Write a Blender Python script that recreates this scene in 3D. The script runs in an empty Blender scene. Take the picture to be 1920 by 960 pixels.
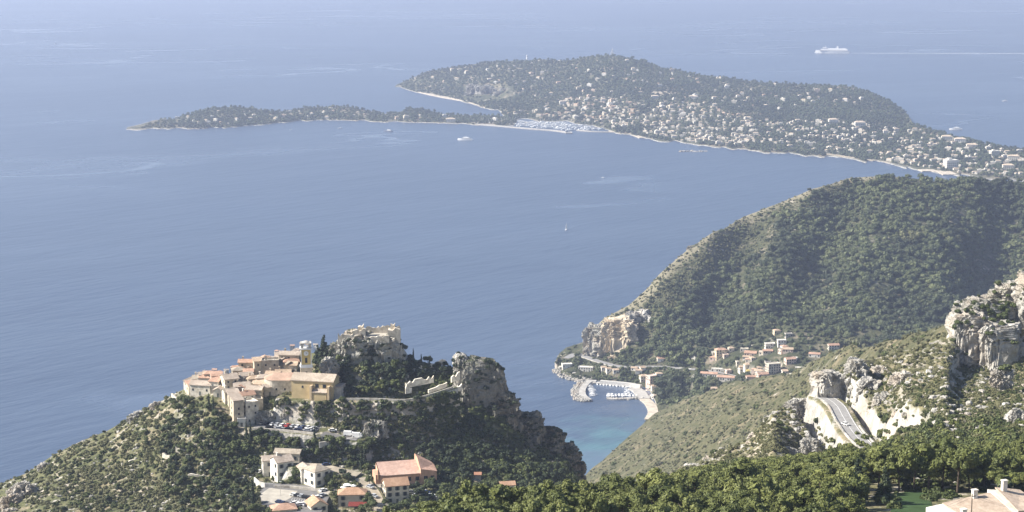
import bpy, math, random
import numpy as np
from mathutils import Vector
from mathutils.bvhtree import BVHTree

# ------------------------------------------------------------------ camera, sky, sun, exposure
SC = bpy.context.scene
COL = SC.collection
R = math.radians
W0, H0, F, CAMZ = 1920, 960, 3400.0, 620.0
PITCH = math.atan(590 / F)
SP, CP = math.sin(PITCH), math.cos(PITCH)
cam = bpy.data.cameras.new('camera')
cam.lens = F / W0 * 36; cam.sensor_width = 36; cam.clip_start = 5; cam.clip_end = 200000
camo = bpy.data.objects.new('camera', cam); COL.objects.link(camo)
camo.location = (0, 0, CAMZ); camo.rotation_euler = (math.pi / 2 - PITCH, 0, 0)
SC.camera = camo
SUN_EL, SUN_AZ = 37.0, -91.0        # azimuth measured from the view direction (+Y) towards +X
sd = Vector((math.sin(R(SUN_AZ)) * math.cos(R(SUN_EL)), math.cos(R(SUN_AZ)) * math.cos(R(SUN_EL)), math.sin(R(SUN_EL))))
w = bpy.data.worlds.new('World'); SC.world = w; w.use_nodes = True
nt = w.node_tree; nt.nodes.clear()
sky = nt.nodes.new('ShaderNodeTexSky'); sky.sky_type = 'NISHITA'; sky.sun_disc = False
sky.sun_elevation = R(SUN_EL); sky.sun_rotation = R(SUN_AZ); sky.altitude = 600
sky.air_density = 1.0; sky.dust_density = 2.0; sky.ozone_density = 2.0
bg = nt.nodes.new('ShaderNodeBackground'); bg.inputs[1].default_value = 0.074
wo = nt.nodes.new('ShaderNodeOutputWorld')
nt.links.new(sky.outputs[0], bg.inputs[0]); nt.links.new(bg.outputs[0], wo.inputs[0])
sl = bpy.data.lights.new('sun', 'SUN'); sl.energy = 5.0; sl.angle = R(0.53); sl.color = (1.0, 0.95, 0.87)
so = bpy.data.objects.new('sun', sl); COL.objects.link(so); so.location = (0, 0, 900)
so.rotation_euler = sd.to_track_quat('Z', 'Y').to_euler()
vs = SC.view_settings; vs.view_transform = 'Standard'; vs.look = 'None'; vs.gamma = 1; vs.use_curve_mapping = False
vs.exposure = 1.04
SC.cycles.max_bounces = 5; SC.cycles.diffuse_bounces = 2; SC.cycles.glossy_bounces = 2; SC.cycles.volume_bounces = 0
SC.cycles.transparent_max_bounces = 4; SC.cycles.use_denoising = True
HAZE_DENSITY = 0.000067
HAZE_COLOR = (0.65, 0.745, 1.0, 1)

# ------------------------------------------------------------------ projection helpers
def q_of(y):
    Y = 480 - y
    return (F * SP - Y * CP) / (F * CP + Y * SP)
def P(x, y, D):
    Y = 480 - y
    k = D / (F * CP + Y * SP)
    return ((x - 960) * k, D, CAMZ - q_of(y) * D)
def Dz(y, z=0.0): return (CAMZ - z) / q_of(y)
def Pz(x, y, z): return P(x, y, Dz(y, z))
def y_of(D, z):
    q = (CAMZ - z) / D
    return 480 - (F * SP - q * F * CP) / (CP + q * SP)
def Xw(x, D, z):
    q = (CAMZ - z) / D
    Y = (F * SP - q * F * CP) / (CP + q * SP)
    return (x - 960) * D / (F * CP + Y * SP)

# ------------------------------------------------------------------ noise
def _h(ix, iy, iz, s):
    n = (ix.astype(np.int64) * 73856093) ^ (iy.astype(np.int64) * 19349663) ^ (iz.astype(np.int64) * 83492791) ^ (s * 2654435)
    n = (n ^ (n >> 13)) * 1274126177
    n = n & 0x7fffffff
    n = ((n ^ (n >> 16)) * 668265263) & 0x7fffffff
    return (n % 65536) / 65535.0
def vnoise(x, y, z=None, s=0):
    x = np.asarray(x, float); y = np.asarray(y, float)
    z = np.zeros_like(x) if z is None else np.asarray(z, float)
    ix, iy, iz = np.floor(x), np.floor(y), np.floor(z)
    fx, fy, fz = x - ix, y - iy, z - iz
    fx, fy, fz = [f * f * (3 - 2 * f) for f in (fx, fy, fz)]
    r = 0
    for a in (0, 1):
        for b in (0, 1):
            for c in (0, 1):
                r = r + _h(ix + a, iy + b, iz + c, s) * (fx if a else 1 - fx) * (fy if b else 1 - fy) * (fz if c else 1 - fz)
    return r * 2 - 1
def fbm(x, y, z=None, s=0, o=4, g=0.5):
    r = 0; a = 1; t = 0; k = 1.0
    for i in range(o):
        r = r + a * vnoise(x * k, y * k, None if z is None else z * k, s + i * 17); t += a; a *= g; k *= 2.03
    return r / t
def ridged(x, y, z=None, s=0, o=4):
    r = 0; a = 1; t = 0; k = 1.0
    for i in range(o):
        r = r + a * (1 - np.abs(vnoise(x * k, y * k, None if z is None else z * k, s + i * 31)) * 2); t += a; a *= .5; k *= 2.1
    return r / t
def cells(x, y, z, s=0):
    """random value of the nearest jittered cell: hard-edged blocks"""
    ix, iy, iz = np.floor(x), np.floor(y), np.floor(z); bd = np.full(x.shape, 1e9); val = np.zeros(x.shape)
    for a in (-1, 0, 1):
        for b in (-1, 0, 1):
            for c in (-1, 0, 1):
                jx, jy, jz = ix + a, iy + b, iz + c
                d = (jx + _h(jx, jy, jz, s) - x) ** 2 + (jy + _h(jx, jy, jz, s + 7) - y) ** 2 + (jz + _h(jx, jy, jz, s + 13) - z) ** 2
                m = d < bd; bd[m] = d[m]; val[m] = _h(jx, jy, jz, s + 29)[m]
    return val * 2 - 1
RNG = np.random.default_rng(7); random.seed(7)

# ------------------------------------------------------------------ materials
def new_mat(name):
    m = bpy.data.materials.new(name); m.use_nodes = True
    n = m.node_tree; b = n.nodes['Principled BSDF']; b.inputs['Specular IOR Level'].default_value = .2
    return m, n, b
def N(n, t, **kw):
    o = n.nodes.new(t)
    for k, v in kw.items():
        if k.startswith('i_'):
            key = k[2:]; o.inputs[int(key) if key.isdigit() else key].default_value = v
        else: setattr(o, k, v)
    return o
def noise_fac(n, scale, detail=5, lo=.4, hi=.6, rough=.6, vec=None, typ='noise'):
    if vec is None:
        g = N(n, 'ShaderNodeNewGeometry'); vec = g.outputs['Position']
    t = N(n, 'ShaderNodeTexNoise'); t.inputs['Scale'].default_value = scale; t.inputs['Detail'].default_value = detail
    t.inputs['Roughness'].default_value = rough
    n.links.new(vec, t.inputs['Vector'])
    mr = N(n, 'ShaderNodeMapRange', interpolation_type='SMOOTHSTEP')
    mr.inputs[1].default_value = lo; mr.inputs[2].default_value = hi
    n.links.new(t.outputs['Fac'], mr.inputs[0]); return mr.outputs[0]
def mix(n, fac, a, b):
    m = N(n, 'ShaderNodeMix', data_type='RGBA')
    for v, i in ((a, 6), (b, 7)):
        if isinstance(v, tuple): m.inputs[i].default_value = v if len(v) == 4 else v + (1,)
        else: n.links.new(v, m.inputs[i])
    if isinstance(fac, float): m.inputs[0].default_value = fac
    else: n.links.new(fac, m.inputs[0])
    return m.outputs[2]
def math_(n, op, a, b):
    m = N(n, 'ShaderNodeMath', operation=op)
    for v, i in ((a, 0), (b, 1)):
        if isinstance(v, (int, float)): m.inputs[i].default_value = v
        else: n.links.new(v, m.inputs[i])
    return m.outputs[0]
def bump(n, b, scale, strength, dist, detail=6):
    g = N(n, 'ShaderNodeNewGeometry')
    t = N(n, 'ShaderNodeTexNoise'); t.inputs['Scale'].default_value = scale; t.inputs['Detail'].default_value = detail
    n.links.new(g.outputs['Position'], t.inputs['Vector'])
    bp = N(n, 'ShaderNodeBump'); bp.inputs['Strength'].default_value = strength; bp.inputs['Distance'].default_value = dist
    n.links.new(t.outputs['Fac'], bp.inputs['Height']); n.links.new(bp.outputs[0], b.inputs['Normal'])
def plain(name, c, rough=.7, metal=0, var=.12, scale=.8):
    m, n, b = new_mat(name)
    f = noise_fac(n, scale, 4, .3, .7)
    c2 = tuple(v * (1 - var * 2) for v in c)
    n.links.new(mix(n, f, c2, c), b.inputs['Base Color']); b.inputs['Roughness'].default_value = rough; b.inputs['Metallic'].default_value = metal
    return m
def tinted(name, c, rough=.7, var=.25):        # colour follows each object's own colour
    m, n, b = new_mat(name)
    oi = N(n, 'ShaderNodeObjectInfo')
    mm = N(n, 'ShaderNodeMix', data_type='RGBA', blend_type='MULTIPLY'); mm.inputs[0].default_value = 1
    mm.inputs[6].default_value = c + (1,); n.links.new(oi.outputs['Color'], mm.inputs[7])
    f = noise_fac(n, .5, 5, .3, .7)
    dk = N(n, 'ShaderNodeMix', data_type='RGBA', blend_type='MULTIPLY'); n.links.new(f, dk.inputs[0])
    n.links.new(mm.outputs[2], dk.inputs[6]); v = 1 - var; dk.inputs[7].default_value = (v, v * .97, v * .92, 1)
    n.links.new(dk.outputs[2], b.inputs['Base Color']); b.inputs['Roughness'].default_value = rough
    return m
def tile_mat(name, c, c2):
    m, n, b = new_mat(name)
    f = noise_fac(n, .9, 6, .35, .65, .7)
    f2 = noise_fac(n, .12, 3, .35, .65)
    oi = N(n, 'ShaderNodeObjectInfo')
    a = mix(n, f, c, c2); a = mix(n, math_(n, 'MULTIPLY', f2, .5), a, tuple(v * .6 for v in c))
    mm = N(n, 'ShaderNodeMix', data_type='RGBA', blend_type='MULTIPLY'); mm.inputs[0].default_value = 1
    n.links.new(a, mm.inputs[6]); n.links.new(oi.outputs['Color'], mm.inputs[7])
    n.links.new(mm.outputs[2], b.inputs['Base Color']); b.inputs['Roughness'].default_value = .85
    tc = N(n, 'ShaderNodeTexCoord'); wv = N(n, 'ShaderNodeTexWave'); wv.inputs['Scale'].default_value = 1.3; wv.inputs['Distortion'].default_value = .6
    n.links.new(tc.outputs['Object'], wv.inputs['Vector'])
    bp = N(n, 'ShaderNodeBump'); bp.inputs['Strength'].default_value = .5; bp.inputs['Distance'].default_value = .12
    n.links.new(wv.outputs['Fac'], bp.inputs['Height']); n.links.new(bp.outputs[0], b.inputs['Normal'])
    return m
def foliage_mat(name, c1, c2, patch=0):
    m, n, b = new_mat(name)
    at = N(n, 'ShaderNodeAttribute', attribute_name='tint'); oi = N(n, 'ShaderNodeObjectInfo')
    r = math_(n, 'FRACT', math_(n, 'ADD', at.outputs['Fac'], oi.outputs['Random']), 0)
    f = noise_fac(n, .35, 3, .3, .7)
    r2 = math_(n, 'ADD', math_(n, 'MULTIPLY', r, .65), math_(n, 'MULTIPLY', f, .35))
    col = mix(n, r2, c1, c2)
    if patch:      # stands of different species
        col = mix(n, noise_fac(n, patch, 4, .46, .60), col, tuple(v * k for v, k in zip(c1, (1.25, 1.1, 1.3))))
        col = mix(n, math_(n, 'MULTIPLY', noise_fac(n, patch * 1.7, 3, .58, .7), .6), col, (.15, .14, .06))
    n.links.new(col, b.inputs['Base Color']); b.inputs['Roughness'].default_value = .6
    b.inputs['Specular IOR Level'].default_value = .25
    return m
def rock_nodes(n, scale=1.0, k=1.0):
    """limestone colour: pale faces, grey weathering, ochre stains, dark cracks"""
    f1 = noise_fac(n, .11 * scale, 7, .38, .62, .65)
    f2 = noise_fac(n, .045 * scale, 4, .45, .7)
    f3 = noise_fac(n, .5 * scale, 8, .52, .72, .75)
    a = mix(n, f1, (.30 * k, .285 * k, .25 * k), (.50 * k, .475 * k, .425 * k))
    a = mix(n, math_(n, 'MULTIPLY', f2, .45), a, (.42 * k, .31 * k, .20 * k))
    return mix(n, math_(n, 'MULTIPLY', f3, .75), a, (.115, .11, .085))
def rock_mat(name, veg=.0, scale=1.0, vegc=(.05, .058, .025), k=1.0):
    m, n, b = new_mat(name)
    g = N(n, 'ShaderNodeNewGeometry'); sx = N(n, 'ShaderNodeSeparateXYZ'); n.links.new(g.outputs['Normal'], sx.inputs[0])
    c = rock_nodes(n, scale, k)
    flat = N(n, 'ShaderNodeMapRange'); flat.inputs[1].default_value = .55; flat.inputs[2].default_value = .9
    n.links.new(sx.outputs['Z'], flat.inputs[0])
    f = noise_fac(n, .22 * scale, 6, .62 - veg * .3, .72 - veg * .3, .7)
    f = math_(n, 'MULTIPLY', f, math_(n, 'ADD', math_(n, 'MULTIPLY', flat.outputs[0], .75), .25))
    n.links.new(mix(n, f, c, vegc), b.inputs['Base Color']); b.inputs['Roughness'].default_value = .9
    bump(n, b, .35 * scale, 1.0, 2.4 / scale, 10)
    return m
def ground_mat(name, g1, g2, soil, rock_amt=.5, steep=(.45, .75), scale=1.0, coast=False, dry=None):
    m, n, b = new_mat(name)
    g = N(n, 'ShaderNodeNewGeometry'); sx = N(n, 'ShaderNodeSeparateXYZ'); n.links.new(g.outputs['Normal'], sx.inputs[0])
    a = mix(n, noise_fac(n, .16 * scale, 7, .4, .6, .7), g1, g2)
    a = mix(n, noise_fac(n, .05 * scale, 8, .5, .66, .72), a, soil)
    if dry:
        at = N(n, 'ShaderNodeAttribute', attribute_name='dry'); a = mix(n, at.outputs['Fac'], a, dry)
    rk = rock_nodes(n, scale)
    mr = N(n, 'ShaderNodeMapRange'); mr.inputs[1].default_value = steep[1]; mr.inputs[2].default_value = steep[0]
    n.links.new(sx.outputs['Z'], mr.inputs[0])
    f = noise_fac(n, .09 * scale, 9, .66 - rock_amt * .3, .73 - rock_amt * .3, .75)
    fac = math_(n, 'MAXIMUM', math_(n, 'MULTIPLY', f, .9), mr.outputs[0])
    if coast:
        sp = N(n, 'ShaderNodeSeparateXYZ'); n.links.new(g.outputs['Position'], sp.inputs[0])
        cr = N(n, 'ShaderNodeMapRange'); cr.inputs[1].default_value = coast; cr.inputs[2].default_value = coast * .3
        n.links.new(sp.outputs['Z'], cr.inputs[0]); fac = math_(n, 'MAXIMUM', fac, cr.outputs[0])
    n.links.new(mix(n, fac, a, rk), b.inputs['Base Color']); b.inputs['Roughness'].default_value = .9
    bump(n, b, .5 * scale, .9, 1.2 / scale, 8)
    return m

M = {}
M['rock'] = rock_mat('limestone', .12)
M['rockveg'] = rock_mat('limestone_with_scrub', .55)
M['rockshade'] = rock_mat('shade_darkened_limestone', .75, k=.62)  # darker limestone copy: shade of pinnacle and cliffs put into the colour
M['rockwarm'] = plain('quarry_limestone', (.62, .52, .38), .9, var=.18, scale=.12)
M['g_village'] = ground_mat('village_hill_ground', (.075, .082, .034), (.12, .12, .055), (.26, .215, .14), .42)
M['g_mount'] = ground_mat('mountainside_ground', (.10, .10, .045), (.17, .155, .075), (.27, .225, .145), .50)
M['g_maquis'] = ground_mat('maquis_ground', (.062, .067, .030), (.11, .102, .05), (.20, .165, .10), .20, (.3, .6))
M['g_hill'] = ground_mat('hill_ground', (.045, .052, .026), (.07, .072, .036), (.20, .17, .12), .2, (.35, .62), .5, dry=(.23, .205, .135))
M['g_cape'] = ground_mat('cape_ground', (.05, .058, .03), (.10, .10, .055), (.24, .20, .14), .3, (.2, .5), .15, coast=1.8)
M['asphalt'] = plain('asphalt', (.20, .19, .18), .9, var=.15, scale=.3)
M['road'] = plain('worn_road_surface', (.31, .30, .285), .9, var=.12, scale=.4)
M['gravel'] = plain('pale_gravel', (.46, .42, .35), .95, var=.12, scale=.3)
M['lane'] = plain('sandy_lane', (.42, .36, .27), .95, var=.15, scale=.3)
M['sand'] = plain('beach_sand', (.60, .52, .41), .95, var=.15, scale=.1)
M['concrete'] = plain('quay_concrete', (.50, .47, .42), .9, var=.15, scale=.2)
M['white'] = plain('white_paint', (.80, .79, .76), .5, var=.03)
M['boatdark'] = plain('dark_trim', (.05, .06, .09), .4)
M['wall'] = tinted('render_wall', (.62, .60, .56), .85)
M['stonewall'] = tinted('stone_wall', (.60, .56, .49), .9, .42)
M['tile'] = tile_mat('old_clay_tiles', (.40, .32, .25), (.56, .475, .385))
M['orangetile'] = tile_mat('orange_clay_tiles', (.46, .30, .215), (.58, .42, .315))
M['glass'] = plain('window_glass', (.03, .035, .045), .15)
M['shutter'] = plain('grey_green_shutter', (.16, .17, .15), .6)
M['pine'] = foliage_mat('pine_needles', (.060, .076, .020), (.175, .187, .052))
M['broad'] = foliage_mat('broad_leaves', (.048, .064, .020), (.115, .135, .045))
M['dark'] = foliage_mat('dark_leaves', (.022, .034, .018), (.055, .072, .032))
M['grey'] = foliage_mat('scrub_leaves', (.11, .115, .05), (.21, .20, .10))
M['maquis'] = foliage_mat('maquis_leaves', (.06, .066, .03), (.15, .145, .07), .03)
M['far'] = foliage_mat('far_forest_leaves', (.035, .050, .020), (.14, .155, .065), .008)
M['cape'] = foliage_mat('cape_leaves', (.030, .044, .020), (.09, .11, .05), .004)
M['bark'] = plain('bark', (.13, .10, .075), .9)
M['car'] = tinted('car_paint', (1, 1, 1), .3, .05)
M['rubber'] = plain('tyre_rubber', (.02, .02, .02), .8)
M['lawn'] = plain('lawn', (.05, .088, .028), .9, var=.15, scale=.3)
M['ochretower'] = plain('yellow_ochre_render', (.68, .51, .20), .85, var=.08, scale=.25)
M['ochre'] = plain('ochre_render', (.58, .45, .25), .85, var=.10, scale=.25)
M['red'] = plain('red_canvas', (.20, .04, .03), .7)
M['foam'] = plain('foam', (.75, .77, .78), .8)

# ------------------------------------------------------------------ mesh helpers
def tag(o, label=None, cat=None, group=None, kind=None):
    if label: o['label'] = label
    if cat: o['category'] = cat
    if group: o['group'] = group
    if kind: o['kind'] = kind
    return o
def link(name, me, mats, parent=None, loc=None, rz=0):
    o = bpy.data.objects.new(name, me); COL.objects.link(o)
    if me is not None and not me.materials:
        for m in (mats if isinstance(mats, (list, tuple)) else [mats]): me.materials.append(m)
    if parent: o.parent = parent
    if loc is not None: o.location = loc
    if rz: o.rotation_euler = (0, 0, rz)
    return o
def np_mesh(name, V, T, smooth=False, tint=None, k=3):
    me = bpy.data.meshes.new(name)
    me.vertices.add(len(V)); me.vertices.foreach_set('co', np.ascontiguousarray(V, np.float32).ravel())
    me.loops.add(len(T) * k); me.loops.foreach_set('vertex_index', np.ascontiguousarray(T, np.int32).ravel())
    me.polygons.add(len(T)); me.polygons.foreach_set('loop_start', np.arange(0, len(T) * k, k, dtype=np.int32))
    me.polygons.foreach_set('loop_total', np.full(len(T), k, np.int32))
    me.polygons.foreach_set('use_smooth', np.full(len(T), smooth))
    if tint is not None:
        a = me.attributes.new('tint', 'FLOAT', 'POINT'); a.data.foreach_set('value', np.ascontiguousarray(tint, np.float32))
    me.update(); me.validate(); return me
class MB:
    def __init__(s): s.v = []; s.f = []; s.m = []
    def add(s, vs, fs, mi=0):
        b = len(s.v); s.v += [tuple(v) for v in vs]; s.f += [tuple(i + b for i in f) for f in fs]; s.m += [mi] * len(fs); return s
    def box(s, x0, x1, y0, y1, z0, z1, mi=0, tx=0, ty=0):
        return s.add([(x0, y0, z0), (x1, y0, z0), (x1, y1, z0), (x0, y1, z0), (x0 + tx, y0 + ty, z1), (x1 - tx, y0 + ty, z1), (x1 - tx, y1 - ty, z1), (x0 + tx, y1 - ty, z1)],
                     [(0, 3, 2, 1), (4, 5, 6, 7), (0, 1, 5, 4), (1, 2, 6, 5), (2, 3, 7, 6), (3, 0, 4, 7)], mi)
    def poly(s, pts, z0, z1, mi=0):
        n = len(pts); vs = [(p[0], p[1], z0) for p in pts] + [(p[0], p[1], z1) for p in pts]
        return s.add(vs, [tuple(range(n))[::-1], tuple(range(n, 2 * n))] + [(i, (i + 1) % n, n + (i + 1) % n, n + i) for i in range(n)], mi)
    def tube(s, pts, rad, n=6, mi=0):
        b = []
        for i, p in enumerate(pts):
            p = Vector(p); d = (Vector(pts[min(i + 1, len(pts) - 1)]) - Vector(pts[max(i - 1, 0)])).normalized()
            u = d.orthogonal().normalized(); v = d.cross(u)
            for k in range(n):
                a = 2 * math.pi * k / n; b.append(tuple(p + (u * math.cos(a) + v * math.sin(a)) * rad[i]))
        fs = [(i * n + k, i * n + (k + 1) % n, (i + 1) * n + (k + 1) % n, (i + 1) * n + k) for i in range(len(pts) - 1) for k in range(n)]
        fs += [tuple(range(n))[::-1], tuple(range((len(pts) - 1) * n, len(pts) * n))]
        return s.add(b, fs, mi)
    def mesh(s, name):
        me = bpy.data.meshes.new(name); me.from_pydata(s.v, [], s.f)
        me.polygons.foreach_set('material_index', s.m); me.update(); return me
    def build(s, name, mats, parent=None, loc=None, rz=0): return link(name, s.mesh(name), mats, parent, loc, rz)
def empty(name, loc, rz=0):
    o = bpy.data.objects.new(name, None); COL.objects.link(o); o.location = loc; o.rotation_euler = (0, 0, rz); o.empty_display_size = 1
    return o
def copy_tree(o, parent=None):
    c = o.copy(); COL.objects.link(c)
    if parent: c.parent = parent
    for ch in list(KIDS.get(o.name, [])):
        k = copy_tree(ch, c); KIDS.setdefault(c.name, []).append(k)
    return c
KIDS = {}
def kid(parent, child): KIDS.setdefault(parent.name, []).append(child); return child

# ------------------------------------------------------------------ terrain: fans of profiles seen from the fort
def rng_x(a, b, st, lo=None, hi=None, cst=14):
    """fine columns where the photograph looks, coarse ones beyond its edges"""
    r = [np.arange(a, b, st)]
    if lo is not None: r.insert(0, np.arange(lo, a - 1, cst))
    if hi is not None: r.append(np.arange(b + 4, hi, cst))
    return np.concatenate(r)
class Fan:
    def __init__(s, cols, xs, nt, smooth=2):
        """cols: {x: [(y, D) or ('z', z, D), ...]}"""
        kx = sorted(cols); K = len(cols[kx[0]])
        A = np.zeros((len(kx), K, 2))
        for i, x in enumerate(kx):
            for k, p in enumerate(cols[x]):
                A[i, k] = (p[2], p[1]) if p[0] == 'z' else (p[1], CAMZ - q_of(p[0]) * p[1])
        nx = len(xs); s.xs = np.asarray(xs, float)
        B = np.zeros((nx, K, 2))
        for k in range(K):
            for c in (0, 1): B[:, k, c] = np.interp(xs, kx, A[:, k, c])
        # resample along t with screen-ish spacing: equal count per segment
        t = np.linspace(0, K - 1, nt); i0 = np.minimum(t.astype(int), K - 2); f = t - i0
        G = B[:, i0, :] * (1 - f)[None, :, None] + B[:, i0 + 1, :] * f[None, :, None]
        for _ in range(smooth):
            G[:, 1:-1] = (G[:, :-2] + 2 * G[:, 1:-1] + G[:, 2:]) / 4
        s.D, s.z = G[..., 0].copy(), G[..., 1].copy()
        q = (CAMZ - s.z) / s.D; Y = (F * SP - q * F * CP) / (CP + q * SP)
        s.X = (np.array(xs)[:, None] - 960) * s.D / (F * CP + Y * SP); s.nx, s.nt = nx, nt
    def noise(s, amp, scale, seed=0, fn=fbm, mask=None, o=5, zmin=0, zfull=10):
        n = fn(s.X / scale, s.D / scale, None, seed, o)
        k = np.clip((s.z - zmin) / (zfull - zmin), 0, 1)
        if mask is not None: k = k * mask
        s.z += amp * n * k
    def flatten(s, pts, r1, r2, dz=0.0):
        """pull the ground to the height of a polyline of world points"""
        best = np.full(s.X.shape, 1e9); zz = np.zeros(s.X.shape)
        for a, b in zip(pts[:-1], pts[1:]) if len(pts) > 1 else [(pts[0], pts[0])]:
            ax, ay, az = a; bx, by, bz = b; L = (bx - ax) ** 2 + (by - ay) ** 2 + 1e-9
            t = np.clip(((s.X - ax) * (bx - ax) + (s.D - ay) * (by - ay)) / L, 0, 1)
            d = np.hypot(s.X - ax - t * (bx - ax), s.D - ay - t * (by - ay)); m = d < best
            best[m] = d[m]; zz[m] = (az + t * (bz - az))[m]
        k = np.clip((r2 - best) / (r2 - r1), 0, 1); k = k * k * (3 - 2 * k)
        s.z = s.z * (1 - k) + (zz + dz) * k
    def build(s, name, mat):
        V = np.stack([s.X, s.D, s.z], -1).reshape(-1, 3)
        i = np.arange(s.nx - 1)[:, None] * s.nt + np.arange(s.nt - 1)[None, :]; i = i.ravel()
        Q = np.stack([i, i + s.nt, i + s.nt + 1, i + 1], -1)
        s.obj = link(name, np_mesh(name, V, Q, True, None, 4), mat); tag(s.obj, kind='structure')
        s.bvh = BVHTree.FromPolygons(V.tolist(), Q.tolist())
        return s
FANS = []
def cast(x, y, fans=None):
    Y = 480 - y; d = Vector((x - 960, F * CP + Y * SP, Y * CP - F * SP)).normalized(); best = None
    for f in (fans or FANS):
        r = f.bvh.ray_cast(Vector((0, 0, CAMZ)), d, 30000)
        if r[0] is not None and (best is None or r[3] < best[2]): best = (r[0], r[1], r[3])
    return best
def ground(X, Y, fans=None):
    best = None
    for f in (fans or FANS):
        r = f.bvh.ray_cast(Vector((X, Y, 2000)), Vector((0, 0, -1)), 4000)
        if r[0] is not None and (best is None or r[0].z > best): best = r[0].z
    return best

# ---- A: the cape (far peninsula)
def cape_col(yc, yr, Dr, low=.22, sink=0):
    Dc = Dz(yc); zr = max(CAMZ - q_of(yr) * Dr, 2); rg = Dr - Dc
    return [('z', -8, Dc - 30), ('z', 1, Dc), ('z', low * zr + 7 if rg > 150 else 2, Dc + .38 * rg), ('z', .68 * zr, Dc + .72 * rg), ('z', zr, Dr), ('z', -8, Dr + zr * 3 + 150)]
capeA = {}
for x, yc, yr, Dr in [(742, 161.5, 161, 7915), (748, 162, 158, 8000), (765, 168, 149, 8000), (800, 177, 133, 8000), (850, 187, 124, 8000), (900, 199, 117, 7900), (935, 207, 114, 7800), (952, 223, 113, 7750),
                      (1000, 225, 112, 7700), (1060, 229, 110, 7600), (1100, 233, 103, 7500), (1135, 241, 100, 7420), (1150, 246, 100, 7400), (1190, 256, 109, 7350), (1240, 264, 124, 7300), (1300, 272, 135, 7200),
                      (1400, 283, 149, 7000), (1500, 290, 154, 6950), (1580, 297, 157, 6900), (1640, 303, 173, 6800), (1680, 310, 196, 6700), (1698, 314, 210, 6640), (1712, 318, 232, 5980),
                      (1740, 322, 240, 5900), (1790, 328, 256, 5750), (1850, 336, 271, 5550), (1920, 340, 282, 5400), (2100, 350, 300, 5200)]:
    capeA[x] = cape_col(yc, yr, Dr)
fa = Fan(capeA, rng_x(742, 2100, 4, hi=2700, cst=20), 90, 3)
jx = fbm(fa.xs / 26., np.zeros(fa.nx), None, 88, 4)[:, None] * 120; fa.D += jx * np.clip(1.6 - np.linspace(0, 5, fa.nt)[None, :] / 1.2, 0, 1)
fa.noise(9, 260, 3, fbm, zmin=3, zfull=40); fa.noise(4, 60, 5, fbm, zmin=3, zfull=20)
FA = fa.build('cape_terrain', M['g_cape']); FANS.append(FA)
capeB = {}
for x, yc, yr in [(238, 242, 241.5), (245, 242, 239), (262, 243, 236), (290, 242, 231), (320, 242, 224), (360, 241, 213), (380, 241, 205), (440, 238, 198), (480, 235, 204), (520, 231, 209), (570, 227, 202),
                  (650, 224, 200), (720, 229, 214), (740, 229, 213), (770, 229, 203), (800, 230, 206), (830, 231, 214), (870, 232, 217), (930, 235, 217), (970, 238, 220)]:
    Dc = Dz(yc); Dr = Dc + (280 if x > 280 else 20 + (x - 238) * 5); capeB[x] = cape_col(yc, yr, Dr, .45)
fb = Fan(capeB, np.arange(238, 970, 4), 60, 2); fb.D += fbm(np.arange(238, 970, 4) / 20., np.zeros(fb.nx), None, 89, 4)[:, None] * 70 * np.clip(1.6 - np.linspace(0, 5, fb.nt)[None, :] / 1.2, 0, 1); fb.noise(4, 70, 9, fbm, zmin=3, zfull=20)
FB = fb.build('headland_terrain', M['g_cape']); FANS.append(FB)

# ---- C: the wooded hill and the harbour flat below it
colC = {}
def hill_col(coast, base, ridge, near=None):
    """coast (y), base (y, D), ridge (y, D)"""
    zb = CAMZ - q_of(base[0]) * base[1]; zr = CAMZ - q_of(ridge[0]) * ridge[1]
    c = near or [('z', -6, Dz(coast) - 25), ('z', 1.5, Dz(coast))]
    Dm = base[1] + .5 * (ridge[1] - base[1]); zm = zb + .52 * (zr - zb)
    return c + [(base[0], base[1]), ('z', zm, Dm), (ridge[0], ridge[1]), ('z', zr * .35, ridge[1] + zr * 1.1 + 60), ('z', -10, ridge[1] + zr * 2.2 + 150)]
for x, yc, b, r in [(1044, 694, (691, 2600), (690, 2606)), (1050, 698, (684, 2610), (681, 2625)), (1062, 706, (673, 2617), (669, 2645)), (1085, 712, (680, 2590), (661, 2665)), (1096, 712, (669, 2640), (655, 2670)),
                    (1104, 712, (668, 2640), (625, 2690)), (1135, 713, (672, 2620), (598, 2705)), (1180, 718, (680, 2590), (573, 2730)), (1215, 726, (684, 2570), (541, 2770)), (1226, 745, (685, 2560), (527, 2785)),
                    (1234, 770, (686, 2550), (517, 2795)), (1250, 776, (688, 2540), (502, 2810))]:
    colC[x] = hill_col(yc, b, r)
colC[1040] = [('z', -8, 2560), ('z', -8, 2590), ('z', -8, 2610), ('z', -8, 2630), ('z', -8, 2650), ('z', -8, 2700), ('z', -8, 2800)]
for x, b, r in [(1285, (690, 2520), (471, 2860)), (1340, (690, 2500), (431, 2920)), (1400, (668, 2500), (402, 3000)), (1450, (650, 2490), (382, 3020)), (1480, (642, 2480), (370, 3030)), (1520, (640, 2480), (352, 3040)),
                (1590, (640, 2470), (330, 3060)), (1640, (640, 2460), (328, 3070)), (1700, (640, 2450), (329, 3100)), (1760, (640, 2450), (337, 3120)), (1850, (640, 2450), (335, 3160)), (1920, (640, 2450), (339, 3200)), (2100, (640, 2450), (330, 3200))]:
    n0 = 20 if x > 1300 else 10
    colC[x] = hill_col(0, b, r, [('z', n0 - 8, 2150), ('z', n0, 2300)])
fc = Fan(colC, rng_x(1040, 2100, 2.5, hi=2700), 190, 3)
mk = np.zeros(fc.X.shape); tt = np.linspace(0, 6, fc.nt); mk[:] = np.clip((tt - 2.0) / .5, 0, 1) * np.clip((4.05 - tt) / .7, .12, 1)
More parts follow.
